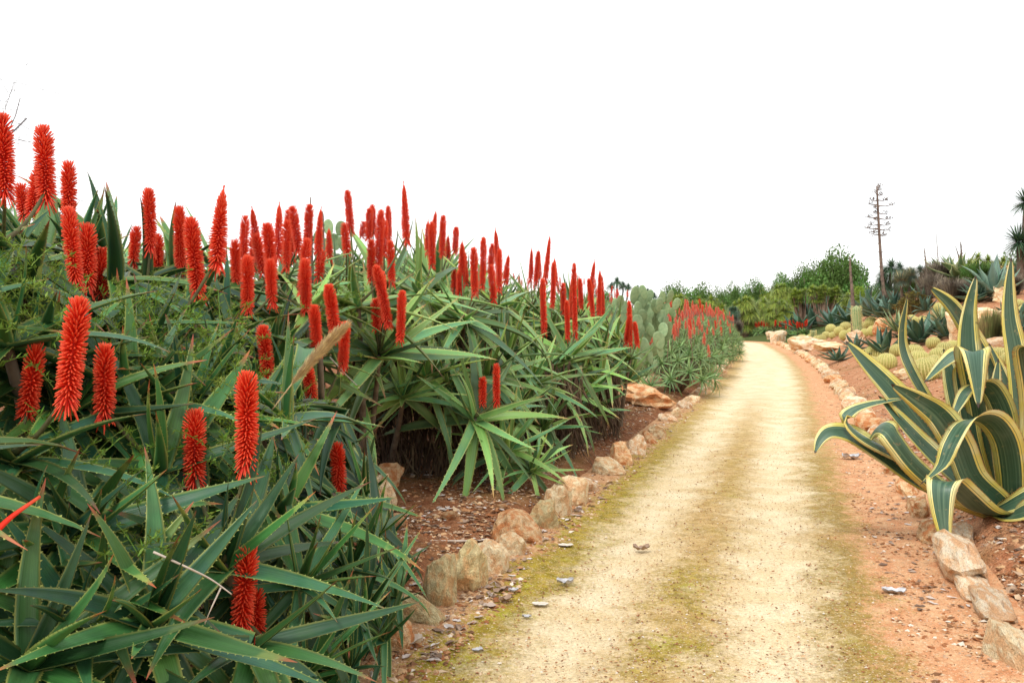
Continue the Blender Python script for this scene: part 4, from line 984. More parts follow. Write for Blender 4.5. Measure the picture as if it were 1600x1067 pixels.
agleaf([(1545,790,6.25),(1480,722,6.1),(1425,652,6.0),(1389,608,5.95),(1352,568,5.9),(1321,533,5.85)], .115, N=(.35,-.9,.25), base=.6)
agleaf([(1540,780,6.35),(1490,690,6.25),(1448,625,6.15),(1420,575,6.1),(1409,545,6.1),(1408,515,6.1),(1412,490,6.1),(1418,462,6.1)], .075, N=(.6,-.8,.1), base=.6)
agleaf([(1580,770,6.5),(1576,690,6.5),(1556,605,6.5),(1516,525,6.4),(1486,478,6.3),(1452,448,6.2)], .10, N=(.55,-.7,-.35), base=.6)
agleaf([(1550,770,6.35),(1527,650,6.25),(1513,570,6.2),(1510,520,6.2),(1514,478,6.2),(1525,430,6.2)], .095, N=(.15,-1,0))
agleaf([(1550,770,6.25),(1535,670,6.15),(1524,600,6.0),(1519,565,5.9),(1519,550,5.80),(1521,556,5.72),(1525,590,5.66),(1529,638,5.62)], .105, S=(1,0.05,0), base=.6, tipk=.35)
agleaf([(1548,785,6.25),(1517,685,6.15),(1507,605,6.1),(1503,570,6.05),(1494,556,6.0),(1475,568,5.95),(1444,598,5.85)], .085, N=(.1,-1,0.1), N1=(-.5,-.55,.6))
agleaf([(1582,770,6.2),(1594,700,6.1),(1594,640,6.1),(1587,560,6.1),(1577,500,6.1),(1576,450,6.1),(1580,402,6.1)], .095, N=(.2,-1,0))
agleaf([(1590,780,6.0),(1608,690,5.9),(1612,620,5.8),(1606,560,5.7),(1606,543,5.6),(1618,552,5.5),(1632,600,5.45)], .10, S=(.9,.35,0))
agleaf([(1552,780,6.35),(1516,700,6.35),(1494,625,6.35),(1482,575,6.35),(1474,545,6.35)], .085, N=F_)
agleaf([(1552,780,6.3),(1526,700,6.3),(1515,640,6.3),(1508,560,6.32)], .07, N=(.2,-1,0))
agleaf([(1556,780,6.3),(1540,700,6.3),(1534,640,6.3),(1540,570,6.3)], .075, N=(-.2,-1,0))
agleaf([(1560,780,6.3),(1556,700,6.3),(1552,640,6.35),(1560,560,6.4)], .08, N=(-.1,-1,0))
agleaf([(1580,750,6.15),(1576,690,6.05),(1566,642,6.0),(1549,609,5.95),(1530,600,5.9),(1512,611,5.82),(1499,632,5.78),(1488,654,5.75)], .085, S=(.72,-.6,.28), base=.8)
agleaf([(1582,790,6.0),(1580,735,5.9),(1572,690,5.8),(1553,661,5.7),(1530,653,5.62),(1506,663,5.55),(1486,695,5.5),(1470,730,5.5),(1438,757,5.48)], .10, S=(.68,-.62,.38), base=.9)
agleaf([(1580,806,6.0),(1537,800,5.78),(1503,772,5.62),(1482,753,5.52),(1471,760,5.42),(1472,805,5.38),(1481,864,5.36)], .105, S=(.95,-.30,-.05), base=.9, tipk=.42)
agleaf([(1548,798,6.0),(1482,768,5.8),(1432,728,5.65),(1402,690,5.6),(1387,670,5.62),(1372,668,5.72),(1360,684,5.82),(1350,706,5.88)], .095, S=(.55,.50,.62), base=.7)
agleaf([(1560,785,6.0),(1518,748,5.85),(1497,700,5.75),(1468,652,5.65),(1432,624,5.55),(1392,600,5.5)], .11, N=(.35,-.75,-.45), base=.8)
agleaf([(1550,792,6.15),(1500,752,6.0),(1450,706,5.95),(1402,654,5.9),(1372,618,5.9)], .10, N=(.5,-.75,.4), base=.8)
agleaf([(1560,792,6.1),(1600,745,6.0),(1640,690,5.9),(1700,640,5.8)], .10, N=(-.4,-.8,.4))
agleaf([(1556,800,6.0),(1590,785,5.85),(1640,765,5.7),(1700,760,5.6)], .09, N=(-.2,-.6,.7))
agleaf([(1552,806,6.0),(1580,806,5.8),(1625,795,5.6),(1690,800,5.5)], .09, N=(-.1,-.75,.6))
agleaf([(1588,770,6.45),(1584,680,6.45),(1570,600,6.45),(1545,536,6.45)], .075, N=(.4,-1,0))
agleaf([(1590,770,6.5),(1620,660,6.6),(1640,560,6.7),(1650,470,6.7)], .09, N=(-.3,-1,0))
agleaf([(1548,790,6.3),(1520,760,6.5),(1500,700,6.8),(1490,650,7.0)], .09, N=(.2,-.9,.3))
bpts = [tuple(xf(np.array([W(1566, 770, 6.2)]), AGI)[0]), (0.08, 0.1, -0.05)]
link('stem', MB().add(*tube([bpts[0], (bpts[0][0] * .7, 0.08, 0.06), bpts[1]], [0.07, 0.13, 0.15], 12)).mesh('stem', 'agave_dark', True), AG)

# ---------------------------------------------------------------- cacti of the right bed
def barrel_mesh(ribs, seed, spines):
    rr = random.Random(seed); nv = 13; na = ribs * 4; V = []; A = []
    for i in range(nv):
        ph = -0.5 * math.pi * 0.75 + i / (nv - 1) * (math.pi * 0.875)
        for j in range(na):
            rg = 0.5 + 0.5 * math.cos(j / na * ribs * 2 * math.pi); c = math.cos(ph) ** 0.85
            r = max(0.0, c) * (1 - 0.13 * (1 - rg) * min(1, c * 2)); a = j / na * 2 * math.pi
            V.append([r * math.cos(a), r * math.sin(a), 0.92 * math.sin(ph) - (0.10 if i == nv - 1 else 0)]); A.append([0.5, rg, 0.5, 0])
    T = [[(nv - 1) * na, (nv - 1) * na + j, (nv - 1) * na + j + 1] for j in range(1, na - 1)]
    body = MB().add(V, gridq(nv, na, True), T, A).mesh('body', 'barrel', True)
    mb = MB()
    for j in range(ribs):
        a0 = j / ribs * 2 * math.pi
        for i in range(12 if spines > 1 else 7):
            ph = -0.7 + i / ((12 if spines > 1 else 7) - 1) * 2.1; c = math.cos(ph) ** 0.85 if math.cos(ph) > 0 else 0
            p = np.array([c * math.cos(a0), c * math.sin(a0), 0.92 * math.sin(ph)]); nn = p / (np.linalg.norm(p) + 1e-6)
            for q in range(4):
                v = nn * rr.uniform(.5, 1) + np.array([rr.gauss(0, .6) for _ in range(3)]); v /= np.linalg.norm(v); s_ = np.cross(v, nn) * 0.016
                mb.add([p - s_, p + s_, p + v * rr.uniform(.11, .19)], None, [[0, 1, 2]])
    return body, mb.mesh('spines', 'spine')
BAR = [barrel_mesh(24, 1, 2), barrel_mesh(21, 2, 2), barrel_mesh(27, 3, 2)]
def barrel(px, py, r, where, D=None):
    """py is the ball's centre"""
    p = hit(px, py + r * 0.75); s = r * p.y / FPX
    o = thing('barrel_cactus', where, 'cactus', (p.x, p.y, p.z + s * 0.72), 'golden barrel cacti')
    b, sp = R.choice(BAR); o.rotation_euler = (R.uniform(-.2, .1), R.uniform(-.15, .15), R.uniform(0, 6)); o.scale = (s, s, s * R.uniform(.92, 1.05))
    link('body', b, o); link('spines', sp, o, kind='stuff')
def cluster(desc, balls):
    for i, b in enumerate(balls): barrel(*b, f'{words[i]} golden ball cactus from the left, {desc}')
cluster('small heap left of the agave leaves', [(1361, 568, 13), (1368, 552, 16), (1375, 570, 14), (1385, 566, 16)])
cluster('big heap behind folded agave leaves', [(1428, 553, 16), (1436, 563, 17), (1446, 578, 23), (1460, 568, 15), (1466, 556, 14), (1476, 546, 13), (1489, 541, 11)])
cluster('long row before the agave thicket', [(1240, 533, 9), (1253, 531, 9), (1266, 527, 6), (1277, 530, 7), (1284, 530, 7), (1291, 524, 7), (1298, 514, 8), (1301, 524, 6), (1312, 518, 9), (1321, 512, 9), (1320, 524, 9), (1331, 520, 8)])
cluster('between column cactus and red rock', [(1348, 512, 8), (1352, 521, 8), (1361, 506, 10), (1364, 517, 9), (1373, 515, 8)])
cluster('upper slope beside striped yucca', [(1424, 499, 8), (1431, 502, 7), (1443, 501, 8), (1468, 481, 9), (1478, 484, 8)])
cluster('group at right photo edge', [(1561, 555, 14), (1574, 562, 11), (1591, 476, 9), (1599, 484, 8)])
def column(px, py, h, w, label):
    p = hit(px, py); H = h * p.y / FPX; r = w * p.y / FPX / 2; ribs = 12; na = 48; nv = 14; V = []; A = []
    for i in range(nv):
        t = i / (nv - 1); rr_ = r * (0.85 + 0.15 * min(1, t * 4)) * math.sqrt(max(0.0, 1 - max(0, (t - 0.88) / 0.12) ** 2)); x0 = -0.10 * H * math.sin(t * 1.6) 
        for j in range(na):
            g = 0.5 + 0.5 * math.cos(j / na * ribs * 2 * math.pi); a = j / na * 6.2832; q = rr_ * (0.82 + 0.18 * g)
            V.append([x0 + q * math.cos(a), q * math.sin(a), t * H - 0.05]); A.append([t, g, .5, 0])
    o = thing('column_cactus', label, 'cactus', tuple(p), 'column cacti')
    link('body', MB().add(V, gridq(nv, na, True), None, A).mesh('body', 'column', True), o)
    mb = MB()
    for j in range(ribs):
        for i in range(30):
            t = i / 30 * 0.97; a = j / ribs * 6.2832; q = r * math.sqrt(max(0.05, 1 - max(0, (t - 0.88) / 0.12) ** 2)); b = np.array([-0.10 * H * math.sin(t * 1.6) + q * math.cos(a), q * math.sin(a), t * H])
            for k_ in range(2):
                v = np.array([math.cos(a), math.sin(a), 0]) + np.array([R.gauss(0, .5) for _ in range(3)]); s_ = np.array([0, 0, .006]); mb.add([b - s_, b + s_, b + v * r * .35], None, [[0, 1, 2]])
    link('spines', mb.mesh('spines', 'spine'), o, kind='stuff')
column(1343, 530, 55, 14, 'tall single column cactus standing among the golden balls')
column(1272, 530, 15, 8, 'short column cactus beside the white topped rock')
column(1411, 502, 22, 9, 'small yellowish column cactus behind the upright agave leaf')

# agaves and other rosettes
AGL = {}
def agave_leaves(mat, L=1.0, hw=0.085):
    if mat not in AGL:
        AGL[mat] = [MB().addx(leaf_geo(L, hw, b, p, R.uniform(-.06, .06), 9, 0.35, 0.10, 10, 0.012, R.uniform(-.3, .3), R.random(), prof='agave')).mesh('leaf', mat, True) for b, p in ((0.25, 1.3), (0.0, 1.0), (-.35, 1.4), (-.7, 1.8), (0.5, 2.0))]
    return AGL[mat]
def agave(px, yb, w, h, mat, label, n=20, cat='agave', name='agave_plant', group='agaves of the right slope', ws=1.0, lo=5, D=None):
    p = hit(px, yb); 
    if D: p = W(px, yb, D); 
    s = h * p.y / FPX / 0.85 * 1.25; sx = (w * p.y / FPX / 2) / 0.95 * 1.4
    o = thing(name, label, cat, tuple(p), group); ls = agave_leaves(mat); rr = R
    for az, el, f, b in rosette_layout(n, R, 0.6, lo):
        s_ = (s * math.sin(max(el, 0.2)) ** 2 + sx * (1 - math.sin(max(el, 0.2)) ** 2)) * f * 0.95
        link('leaf', R.choice(ls), o, Matrix.Translation((0, 0, s * 0.06)) @ leaf_matrix(az, el, s_, 0.04, ws))
    return o
agave(1382, 560, 76, 48, 'agave_dark', 'dark broad agave beyond the nearest golden cacti')
agave(1436, 540, 74, 52, 'agave_dark', 'large dark agave behind the upright striped leaf')
agave(1309, 566, 48, 24, 'agave_dark', 'small dark agave alone beside the path edge', 16)
agave(1337, 550, 36, 28, 'agave', 'small bright agave tucked below the pale boulder', 16)
agave(1478, 530, 48, 40, 'agave_dark', 'dark agave under the far striped yucca')
agave(1458, 520, 40, 26, 'agave', 'grey green agave by the upper golden balls', 16)
agave(1402, 522, 54, 40, 'cream_leaf', 'pale striped yucca rosette before the brown shrub', 40, 'yucca', 'striped_yucca', 'striped yuccas', 0.45)
agave(1473, 508, 44, 36, 'cream_leaf', 'pale striped yucca rosette left of the big tan rock', 38, 'yucca', 'striped_yucca', 'striped yuccas', 0.45)
clump = [(1238, 518, 30, 22), (1254, 524, 36, 30), (1270, 512, 38, 34), (1262, 506, 34, 26), (1286, 506, 40, 38), (1300, 512, 34, 30), (1312, 500, 40, 34), (1326, 506, 34, 30), (1336, 494, 38, 36), (1352, 500, 40, 40), (1366, 494, 36, 36), (1378, 502, 38, 34), (1392, 496, 34, 32), (1296, 492, 34, 26), (1404, 486, 34, 26), (1342, 482, 30, 22)]
side = ['leftmost of the dark agave thicket behind the golden cacti', 'front left agave of the thicket with splayed grey leaves']
for i, (x, y, w, h) in enumerate(clump):
    agave(x, y, w * 1.3, h * 1.35, ('agave', 'agave_dark', 'agave')[i % 3], f'{words[i]} of the agaves massed in the thicket behind the golden cacti', 15, group='agave thicket behind the golden cacti')
agave(1552, 468, 66, 62, 'agave_blue', 'big blue-grey agave high on the slope', 26)
agave(1524, 474, 46, 36, 'agave_dark', 'dark green agave below the big blue-grey one')
agave(1500, 440, 92, 46, 'cream_leaf', 'wide striped agave with drooping cream leaves on the skyline', 30, lo=-20)
agave(1476, 436, 60, 36, 'cream_leaf', 'smaller striped agave left of the wide one on the skyline', 24, lo=-20)
agave(1445, 470, 40, 30, 'agave', 'agave with pale upright leaves at the foot of the brown shrub', 16)
agave(1590, 520, 46, 40, 'agave', 'green agave at the right edge behind the tall striped leaf', 16)
agave(1228, 500, 18, 14, 'agave', 'small silver agave in front of the yellow-green shrubs', 20, ws=.6)
agave(1350, 470, 30, 22, 'agave_blue', 'bluish agave at the foot of the tall dead flower stalk', 14)
agave(1426, 452, 30, 20, 'agave_blue', 'bluish agave under the blue yucca heads', 14)

# spiky heads (yuccas, dragon trees, palms)
def head_mesh(n, wd, lo, droop, mat, seed, seg=4):
    rr = random.Random(seed); mb = MB()
    for i in range(n):
        z = lo + (1 - lo) * (i + .5) / n; az = i * 2.39996 + rr.uniform(-.1, .1); el = math.asin(max(-1, min(1, z))); L = rr.uniform(.8, 1.08)
        t = np.linspace(0.05, 1, seg); d = np.array([math.cos(az) * math.cos(el), math.sin(az) * math.cos(el), math.sin(el)])
        P = d[None] * (L * t)[:, None]; P[:, 2] -= droop * L * t ** 2 * (0.4 + 0.6 * math.cos(el))
        s = np.array([-math.sin(az), math.cos(az), 0]); w = wd * (1 - t ** 2 * 0.98) * (0.6 + 0.4 * np.minimum(1, t * 3)); rv = rr.random()
        V = np.stack([P - s * w[:, None], P + s * w[:, None]], 1).reshape(-1, 3)
        A = np.array([[tt, uu, rv, 0] for tt in t for uu in (0.2, 0.8)]); mb.add(V, gridq(seg, 2, False), None, A)
    return mb.mesh('leaf_head', mat, True)
HEAD = {}
def heads(mat, n=220, wd=0.02, lo=-0.5, droop=0.25):
    k = (mat, n, wd, lo, droop)
    if k not in HEAD: HEAD[k] = [head_mesh(n, wd, lo, droop, mat, i) for i in range(2)]
    return R.choice(HEAD[k])
def headed(px, yb, hs, mat, name, label, cat, group=None, trunkmat='bark', D=None, skirt_=False, **kw):
    """hs: heads as (px, py, radius px)"""
    p = hit(px, yb) if D is None else W(px, yb, D); Dp = p.y
    if D is not None: p.z = min(p.z, gz(p.x, p.y))
    o = thing(name, label, cat, tuple(p), group)
    for hx, hy, r in hs:
        c = W(hx, hy, Dp + R.uniform(-.3, .3) * 1.0) - p; s = r * Dp / FPX
        e = link('crown', heads(mat, **kw), o, Matrix.Translation(c) @ Matrix.Rotation(R.uniform(0, 6), 4, 'Z') @ Matrix.Rotation(R.uniform(-.2, .2), 4, 'X') @ Matrix.Scale(s, 4))
        q = Vector((c.x * 0.35, 0, 0)); pts = [np.array(c) * t + np.array(q) * (1 - t) * 1.0 for t in np.linspace(0, 1, 6)]
        link('trunk', MB().add(*tube(pts, np.linspace(0.13, 0.07, 6) * (s / 0.8 if s < 0.8 else 1), 7)).mesh('trunk', trunkmat, True), o)
        if skirt_:
            link('dry_skirt', heads('straw', 200, 0.03, -0.97, 0.5), e, Matrix.Translation((0, 0, -.15)) @ Matrix.Rotation(math.pi, 4, 'X') @ Matrix.Scale(.8, 4))
    return o
kwl = dict(n=320, wd=0.022, lo=-0.6, droop=0.2)
headed(1600, 470, [(1602, 316, 34), (1592, 378, 38), (1618, 350, 34), (1606, 392, 30)], 'yucca_dark', 'tree_yucca', 'tall tree yucca with dark spiky heads at the right edge', 'yucca', D=27, **kwl)
headed(1414, 470, [(1408, 438, 19), (1424, 430, 17)], 'yucca_blue', 'blue_yucca', 'blue-green yucca with two round spiky heads', 'yucca', skirt_=True, n=800, wd=.020, lo=-.8, droop=.1, D=30)
headed(1446, 460, [(1444, 434, 17), (1455, 442, 16), (1438, 422, 12)], 'yucca_blue', 'blue_yucca', 'greyer ragged yucca right of the blue-green one', 'yucca', n=500, wd=.020, lo=-.5, droop=.2, D=31)
headed(1392, 474, [(1392, 418, 24), (1406, 420, 20), (1382, 428, 20), (1376, 442, 17), (1400, 436, 20), (1414, 430, 17), (1388, 448, 18)], 'yucca_dark', 'palm_yucca', 'dark green tree yucca behind the tall dead flower stalk', 'yucca', n=200, wd=.035, lo=-.5, droop=.5)
headed(1532, 440, [(1528, 404, 17), (1544, 408, 17), (1514, 412, 15), (1558, 412, 15), (1568, 408, 14), (1536, 418, 18), (1520, 424, 17), (1552, 426, 18), (1570, 424, 17), (1534, 434, 18), (1510, 430, 14)], 'yucca', 'skyline_yucca', 'yellow-green yucca on the skyline beside the tree yucca', 'yucca', n=150, wd=.04, lo=-.3, droop=.5)
headed(965, 470, [(964, 440, 14), (974, 446, 12), (955, 447, 11), (982, 448, 10), (996, 450, 9)], 'yucca_dark', 'distant_palm', 'dark palm-like yucca above the last red spikes', 'palm', D=60, n=150, wd=.05, lo=-.4, droop=.6)
headed(1010, 480, [(1012, 455, 9), (1022, 462, 9)], 'yucca_dark', 'distant_palm', 'small dark palm-like yucca behind the prickly pear', 'palm', D=62, n=150, wd=.05, lo=-.4, droop=.6)
kwy = dict(n=170, wd=0.05, lo=-0.5, droop=0.55)
def moundy(px, py, w, h, r, n, base, mat, D, label, name='yellow_green_shrub', cat='shrub', kw=kwy):
    hs = []
    for i in range(n):
        a = R.uniform(0, math.pi); q = math.sqrt(R.random())
        hs.append((px + math.cos(a) * w * q, py + h - math.sin(a) * h * q * 1.0, r * R.uniform(1.0, 1.5)))
    for i in range(n // 2 + 2): hs.append((px + R.uniform(-1, 1) * w, R.uniform(py + h * .7, base - 6), r * R.uniform(.9, 1.3)))
    return headed(px, base, hs, mat, name, label, cat, 'shrubs behind the end of the path', D=D, trunkmat='redbark', **kw)
moundy(1160, 470, 22, 28, 12, 14, 516, 'yucca', 70, 'olive green shrub mass straight above the end of the path')
moundy(1142, 480, 12, 22, 11, 9, 520, 'yucca_dark', 66, 'dark spiky yucca bush at the end of the path')
moundy(1188, 462, 24, 34, 12, 16, 516, 'yucca', 72, 'light yellow-green shrub in the middle of the distant line')
moundy(1218, 472, 20, 30, 10, 14, 512, 'yucca', 66, 'brightest yellow-green shrub above the distant red aloes')
moundy(1075, 462, 26, 18, 11, 12, 500, 'yucca', 58, 'yellow-green shrub behind the coral aloe hedge')
moundy(1112, 468, 20, 20, 11, 11, 505, 'yucca', 62, 'weeping green shrub between the hedge and the dark yucca bush')
moundy(1225, 448, 18, 16, 11, 9, 500, 'yucca', 78, 'yellowish crown left of the multi-stemmed dragon trees')
moundy(930, 468, 40, 18, 12, 14, 505, 'yucca', 45, 'green shrub behind the last red spikes')
moundy(1320, 462, 16, 14, 9, 9, 500, 'yucca', 62, 'lime green shrub left of the short dead stalk')
moundy(1352, 460, 22, 12, 8, 12, 500, 'yucca', 58, 'lime green shrub right of the short dead stalk')
def dragon(px, base, top, w, D, label):
    hs = [(px + (i / 8 - .5) * w + R.uniform(-3, 3), top + 9 + abs(i / 8 - .5) * 14 + R.uniform(-2, 4), R.uniform(9, 12)) for i in range(9)] + [(px + R.uniform(-.5, .5) * w, top + R.uniform(10, 30), 11) for _ in range(14)]
    headed(px, base, hs, 'yucca', 'dragon_tree', label, 'tree', 'dragon trees', D=D, trunkmat='redbark', n=150, wd=.05, lo=-.25, droop=.3)
dragon(1258, 505, 446, 40, 60, 'left umbrella-shaped tree with a thicket of reddish stems')
dragon(1288, 505, 442, 42, 58, 'right umbrella-shaped tree with a thicket of reddish stems')

# ---------------------------------------------------------------- trees
def crown_mesh(seed, mat, n=18000, leaf=0.029, blobs=44, flat=0.9):
    rr = np.random.RandomState(seed)
    c = rr.normal(size=(blobs, 3)); c /= np.linalg.norm(c, axis=1)[:, None]; c *= (0.15 + 0.65 * rr.rand(blobs, 1) ** .6); c[:, 2] = np.abs(c[:, 2]) * flat
    br = 0.23 + 0.16 * rr.rand(blobs); k = rr.randint(0, blobs, n); v = rr.normal(size=(n, 3)); v /= np.linalg.norm(v, axis=1)[:, None]
    P = c[k] + v * (br[k] * (0.65 + 0.5 * rr.rand(n)))[:, None]
    a = rr.normal(size=(n, 3)); a /= np.linalg.norm(a, axis=1)[:, None]; b = np.cross(a, rr.normal(size=(n, 3))); b /= np.linalg.norm(b, axis=1)[:, None] + 1e-9
    s = leaf * (0.6 + 0.8 * rr.rand(n))[:, None]
    V = np.stack([P - a * s, P + b * s * .5, P + a * s, P - b * s * .5], 1).reshape(-1, 3); Q = np.arange(n * 4).reshape(-1, 4)
    rv = np.clip(0.5 + (rr.rand(blobs)[k] - .5) * .7 + (rr.rand(n) - .5) * .5, 0, 1)
    A = np.repeat(np.stack([np.full(n, .5), np.full(n, .5), rv, np.zeros(n)], -1), 4, axis=0)
    return MB().add(V, Q, None, A).mesh('crown', mat)
CROWN = {'foliage': [crown_mesh(i, 'foliage', 30000) for i in range(3)], 'foliage_y': [crown_mesh(i + 9, 'foliage_y') for i in range(2)]}
def tree(px, base, top, w, D, label, mat='foliage', cat='tree', name='background_tree', ch=0.8):
    p = W(px, base, D); g = gz(p.x, p.y); T_ = W(px, top - 7, D).z; H = T_ - g; r = w * D / FPX / 2
    o = thing(name, label, cat, (p.x, p.y, g), 'trees and bushes on the skyline')
    m = Matrix.Translation((0, 0, H * (1 - ch))) @ Matrix.Rotation(R.uniform(0, 6), 4, 'Z') @ Matrix.Diagonal((r * 1.1, r * 1.1, H * ch * 1.02, 1))
    link('crown', R.choice(CROWN[mat]), o, m)
    mb = MB()
    for i in range(4):
        a = R.uniform(0, 6.28); e = np.array([math.cos(a) * r * .45, math.sin(a) * r * .45, H * .75]); mb.add(*tube([np.array([0, 0, -.2]), np.array([0, 0, H * .25]) + e * [.15, .15, 0], e * [.6, .6, .75], e], [0.14, 0.11, 0.07, 0.03], 6))
    link('trunk', mb.mesh('trunk', 'bark', True), o)
tree(1310, 505, 400, 112, 84, 'biggest rounded green tree on the skyline', ch=.92)
tree(1262, 505, 420, 70, 86, 'lower shoulder tree left of the biggest rounded tree', ch=.9)
tree(1218, 510, 436, 60, 88, 'dark green tree between the middle shrubs and the big tree', ch=.9)
tree(1185, 510, 433, 54, 92, 'dark tree on the skyline above the light yellow-green shrub', ch=.9)
tree(1150, 510, 452, 50, 95, 'low dark tree on the skyline above the dark yucca bush', ch=.9)
tree(1095, 510, 441, 76, 90, 'dark pine-like tree on the skyline behind the coral hedge', ch=.9)
tree(1050, 510, 450, 60, 85, 'dark pine-like tree behind the prickly pear', ch=.9)
tree(940, 500, 446, 60, 70, 'low dark green tree behind the last red spikes', ch=.9)
tree(890, 500, 470, 60, 75, 'low bush behind the thin pointed red spikes', ch=.9)
tree(1128, 512, 458, 50, 80, 'rounded green bush right of the pine-like trees', ch=.95)
tree(1205, 512, 452, 50, 80, 'yellowish bush on the slope under the dark skyline trees', 'foliage_y', 'bush', ch=.95)
tree(1172, 515, 470, 46, 76, 'yellow-green bush right above the end of the path', 'foliage_y', 'bush', ch=.95)
tree(1236, 512, 466, 44, 76, 'golden green bush left of the umbrella-shaped trees', 'foliage_y', 'bush', ch=.95)
tree(1345, 500, 452, 60, 72, 'yellow-green bush between the dead stalks', 'foliage_y', 'bush', ch=.95)
tree(1375, 500, 448, 50, 70, 'dark bush at the foot of the dark tree yucca', ch=.95)
tree(1460, 470, 424, 70, 55, 'green bush behind the striped skyline agaves', ch=.95)
tree(1580, 470, 405, 80, 50, 'dark green bush behind the tree yucca', ch=.95)
tree(1645, 470, 380, 100, 45, 'dark bush beyond the right edge of the photo', ch=.95)
def brush(px, yb, w, h, label, mat, n, name, cat, wid=0.006, up=0.6, D=None):
    p = hit(px, yb) if D is None else W(px, yb, D); r = w * p.y / FPX / 2; H = h * p.y / FPX; rr = R; mb = MB()
    for i in range(n):
        a = rr.uniform(0, 6.28); q = rr.random() ** .5 * r * .5; b = np.array([math.cos(a) * q, math.sin(a) * q, 0]); e = np.array([math.cos(a), math.sin(a), 0]) * (q * 1.4 + rr.uniform(.1, .6) * r * (1 - up)) + np.array([0, 0, H * rr.uniform(.45, 1) * (1 - 0.35 * (q / r * 2) ** 2)])
        m_ = (b + e) / 2 + np.array([0, 0, H * .12]); s_ = np.array([-math.sin(a + 1), math.cos(a + 1), 0]) * wid; rv = rr.random()
        mb.add([b - s_, b + s_, m_ - s_, m_ + s_, e - s_ * .2, e + s_ * .2], [[0, 1, 3, 2], [2, 3, 5, 4]], None, (0.5, 0.5, rv, 0))
        for k_ in range(3 if up < .7 else 0):
            t = rr.uniform(.4, 1); c = b + (e - b) * t; v = np.array([rr.gauss(0, 1) for _ in range(3)]) * H * .07; mb.add([c, c + s_, c + v], None, [[0, 1, 2]], (0.5, 0.5, rv, 0))
    o = thing(name, label, cat, tuple(p), None); link('foliage', mb.mesh('foliage', mat), o)
brush(1548, 548, 64, 70, 'tuft of brown and green ornamental grass before the tan rock', 'grass', 1400, 'grass_tuft', 'grass', .008, .9)
brush(1488, 474, 66, 44, 'brown leafless shrub below the striped skyline agaves', 'brush', 1800, 'brown_shrub', 'shrub', .012, .3)
brush(1455, 466, 50, 44, 'grey brushy shrub left of the brown leafless one', 'brush', 900, 'brown_shrub', 'shrub', .012, .3)
brush(1580, 462, 40, 40, 'brown twiggy shrub under the tree yucca', 'brush', 700, 'brown_shrub', 'shrub', .012, .3)
brush(1398, 480, 40, 26, 'dull brown shrub below the blue yucca', 'brush', 600, 'brown_shrub', 'shrub', .014, .3)
brush(1470, 446, 60, 42, 'dense grey-brown brush on the skyline below the thin stalks', 'brush', 1200, 'brown_shrub', 'shrub', .014, .3)
brush(1530, 446, 60, 40, 'dusty green brush between the striped and the blue agave', 'foliage', 1500, 'green_shrub', 'shrub', .014, .3)
brush(1425, 462, 50, 34, 'dusty green brush below the ragged yucca', 'foliage', 1300, 'green_shrub', 'shrub', .014, .3)
brush(1150, 522, 22, 26, 'grey twiggy bush at the end of the path', 'brush', 500, 'grey_shrub', 'shrub', .03, .3, D=64)
def succulent(px, yb, w, h, label):
    p = hit(px, yb); r = w * p.y / FPX / 2; H = h * p.y / FPX; mb = MB()
    for i in range(170):
        a = R.uniform(0, 6.28); q = R.random() ** .5; c = np.array([math.cos(a) * q * r, math.sin(a) * q * r * .7, H * (1 - .6 * q * q) * R.uniform(.5, 1)])
        for j in range(6):
            b = j * 1.05; d = np.array([math.cos(b), math.sin(b), .7]) * .085; s_ = np.array([-math.sin(b), math.cos(b), 0]) * .03
            mb.add([c, c + d * .6 + s_, c + d, c + d * .6 - s_], [[0, 1, 2, 3]], None, (0.5, 0.5, R.random(), 0))
        mb.add(*tube([c * [.6, .6, 0], c], .012, 4, .2))
    o = thing('olive_succulent', label, 'succulent', tuple(p), None); link('foliage', mb.mesh('foliage', 'succ'), o)
succulent(1428, 492, 62, 36, 'olive brown succulent bush above the striped yucca')
succulent(1395, 480, 30, 22, 'low rusty succulent beside the dead flower stalk')

for i, (x, y, w, h, mt) in enumerate([(1415, 492, 30, 22, 'agave_dark'), (1446, 488, 34, 26, 'agave'), (1500, 500, 34, 30, 'agave_dark'), (1516, 508, 30, 26, 'agave'), (1462, 458, 34, 24, 'agave_blue'), (1572, 500, 36, 34, 'agave_dark'), (1596, 500, 36, 34, 'agave'), (1420, 470, 30, 22, 'agave_dark'), (1540, 450, 40, 30, 'agave_dark'), (1584, 446, 40, 34, 'agave_dark'), (1480, 462, 30, 22, 'agave'), (1500, 470, 30, 20, 'agave_dark')]):
    agave(x, y, w, h, mt, f'{words[i]} of the smaller agaves dotted over the upper slope', 14, group='smaller agaves dotted over the upper slope')
cluster('scattered in front of the dark agaves', [(1352, 556, 11), (1402, 548, 12), (1412, 538, 10), (1458, 536, 11), (1500, 556, 13), (1506, 522, 10), (1526, 556, 12), (1450, 516, 8)])
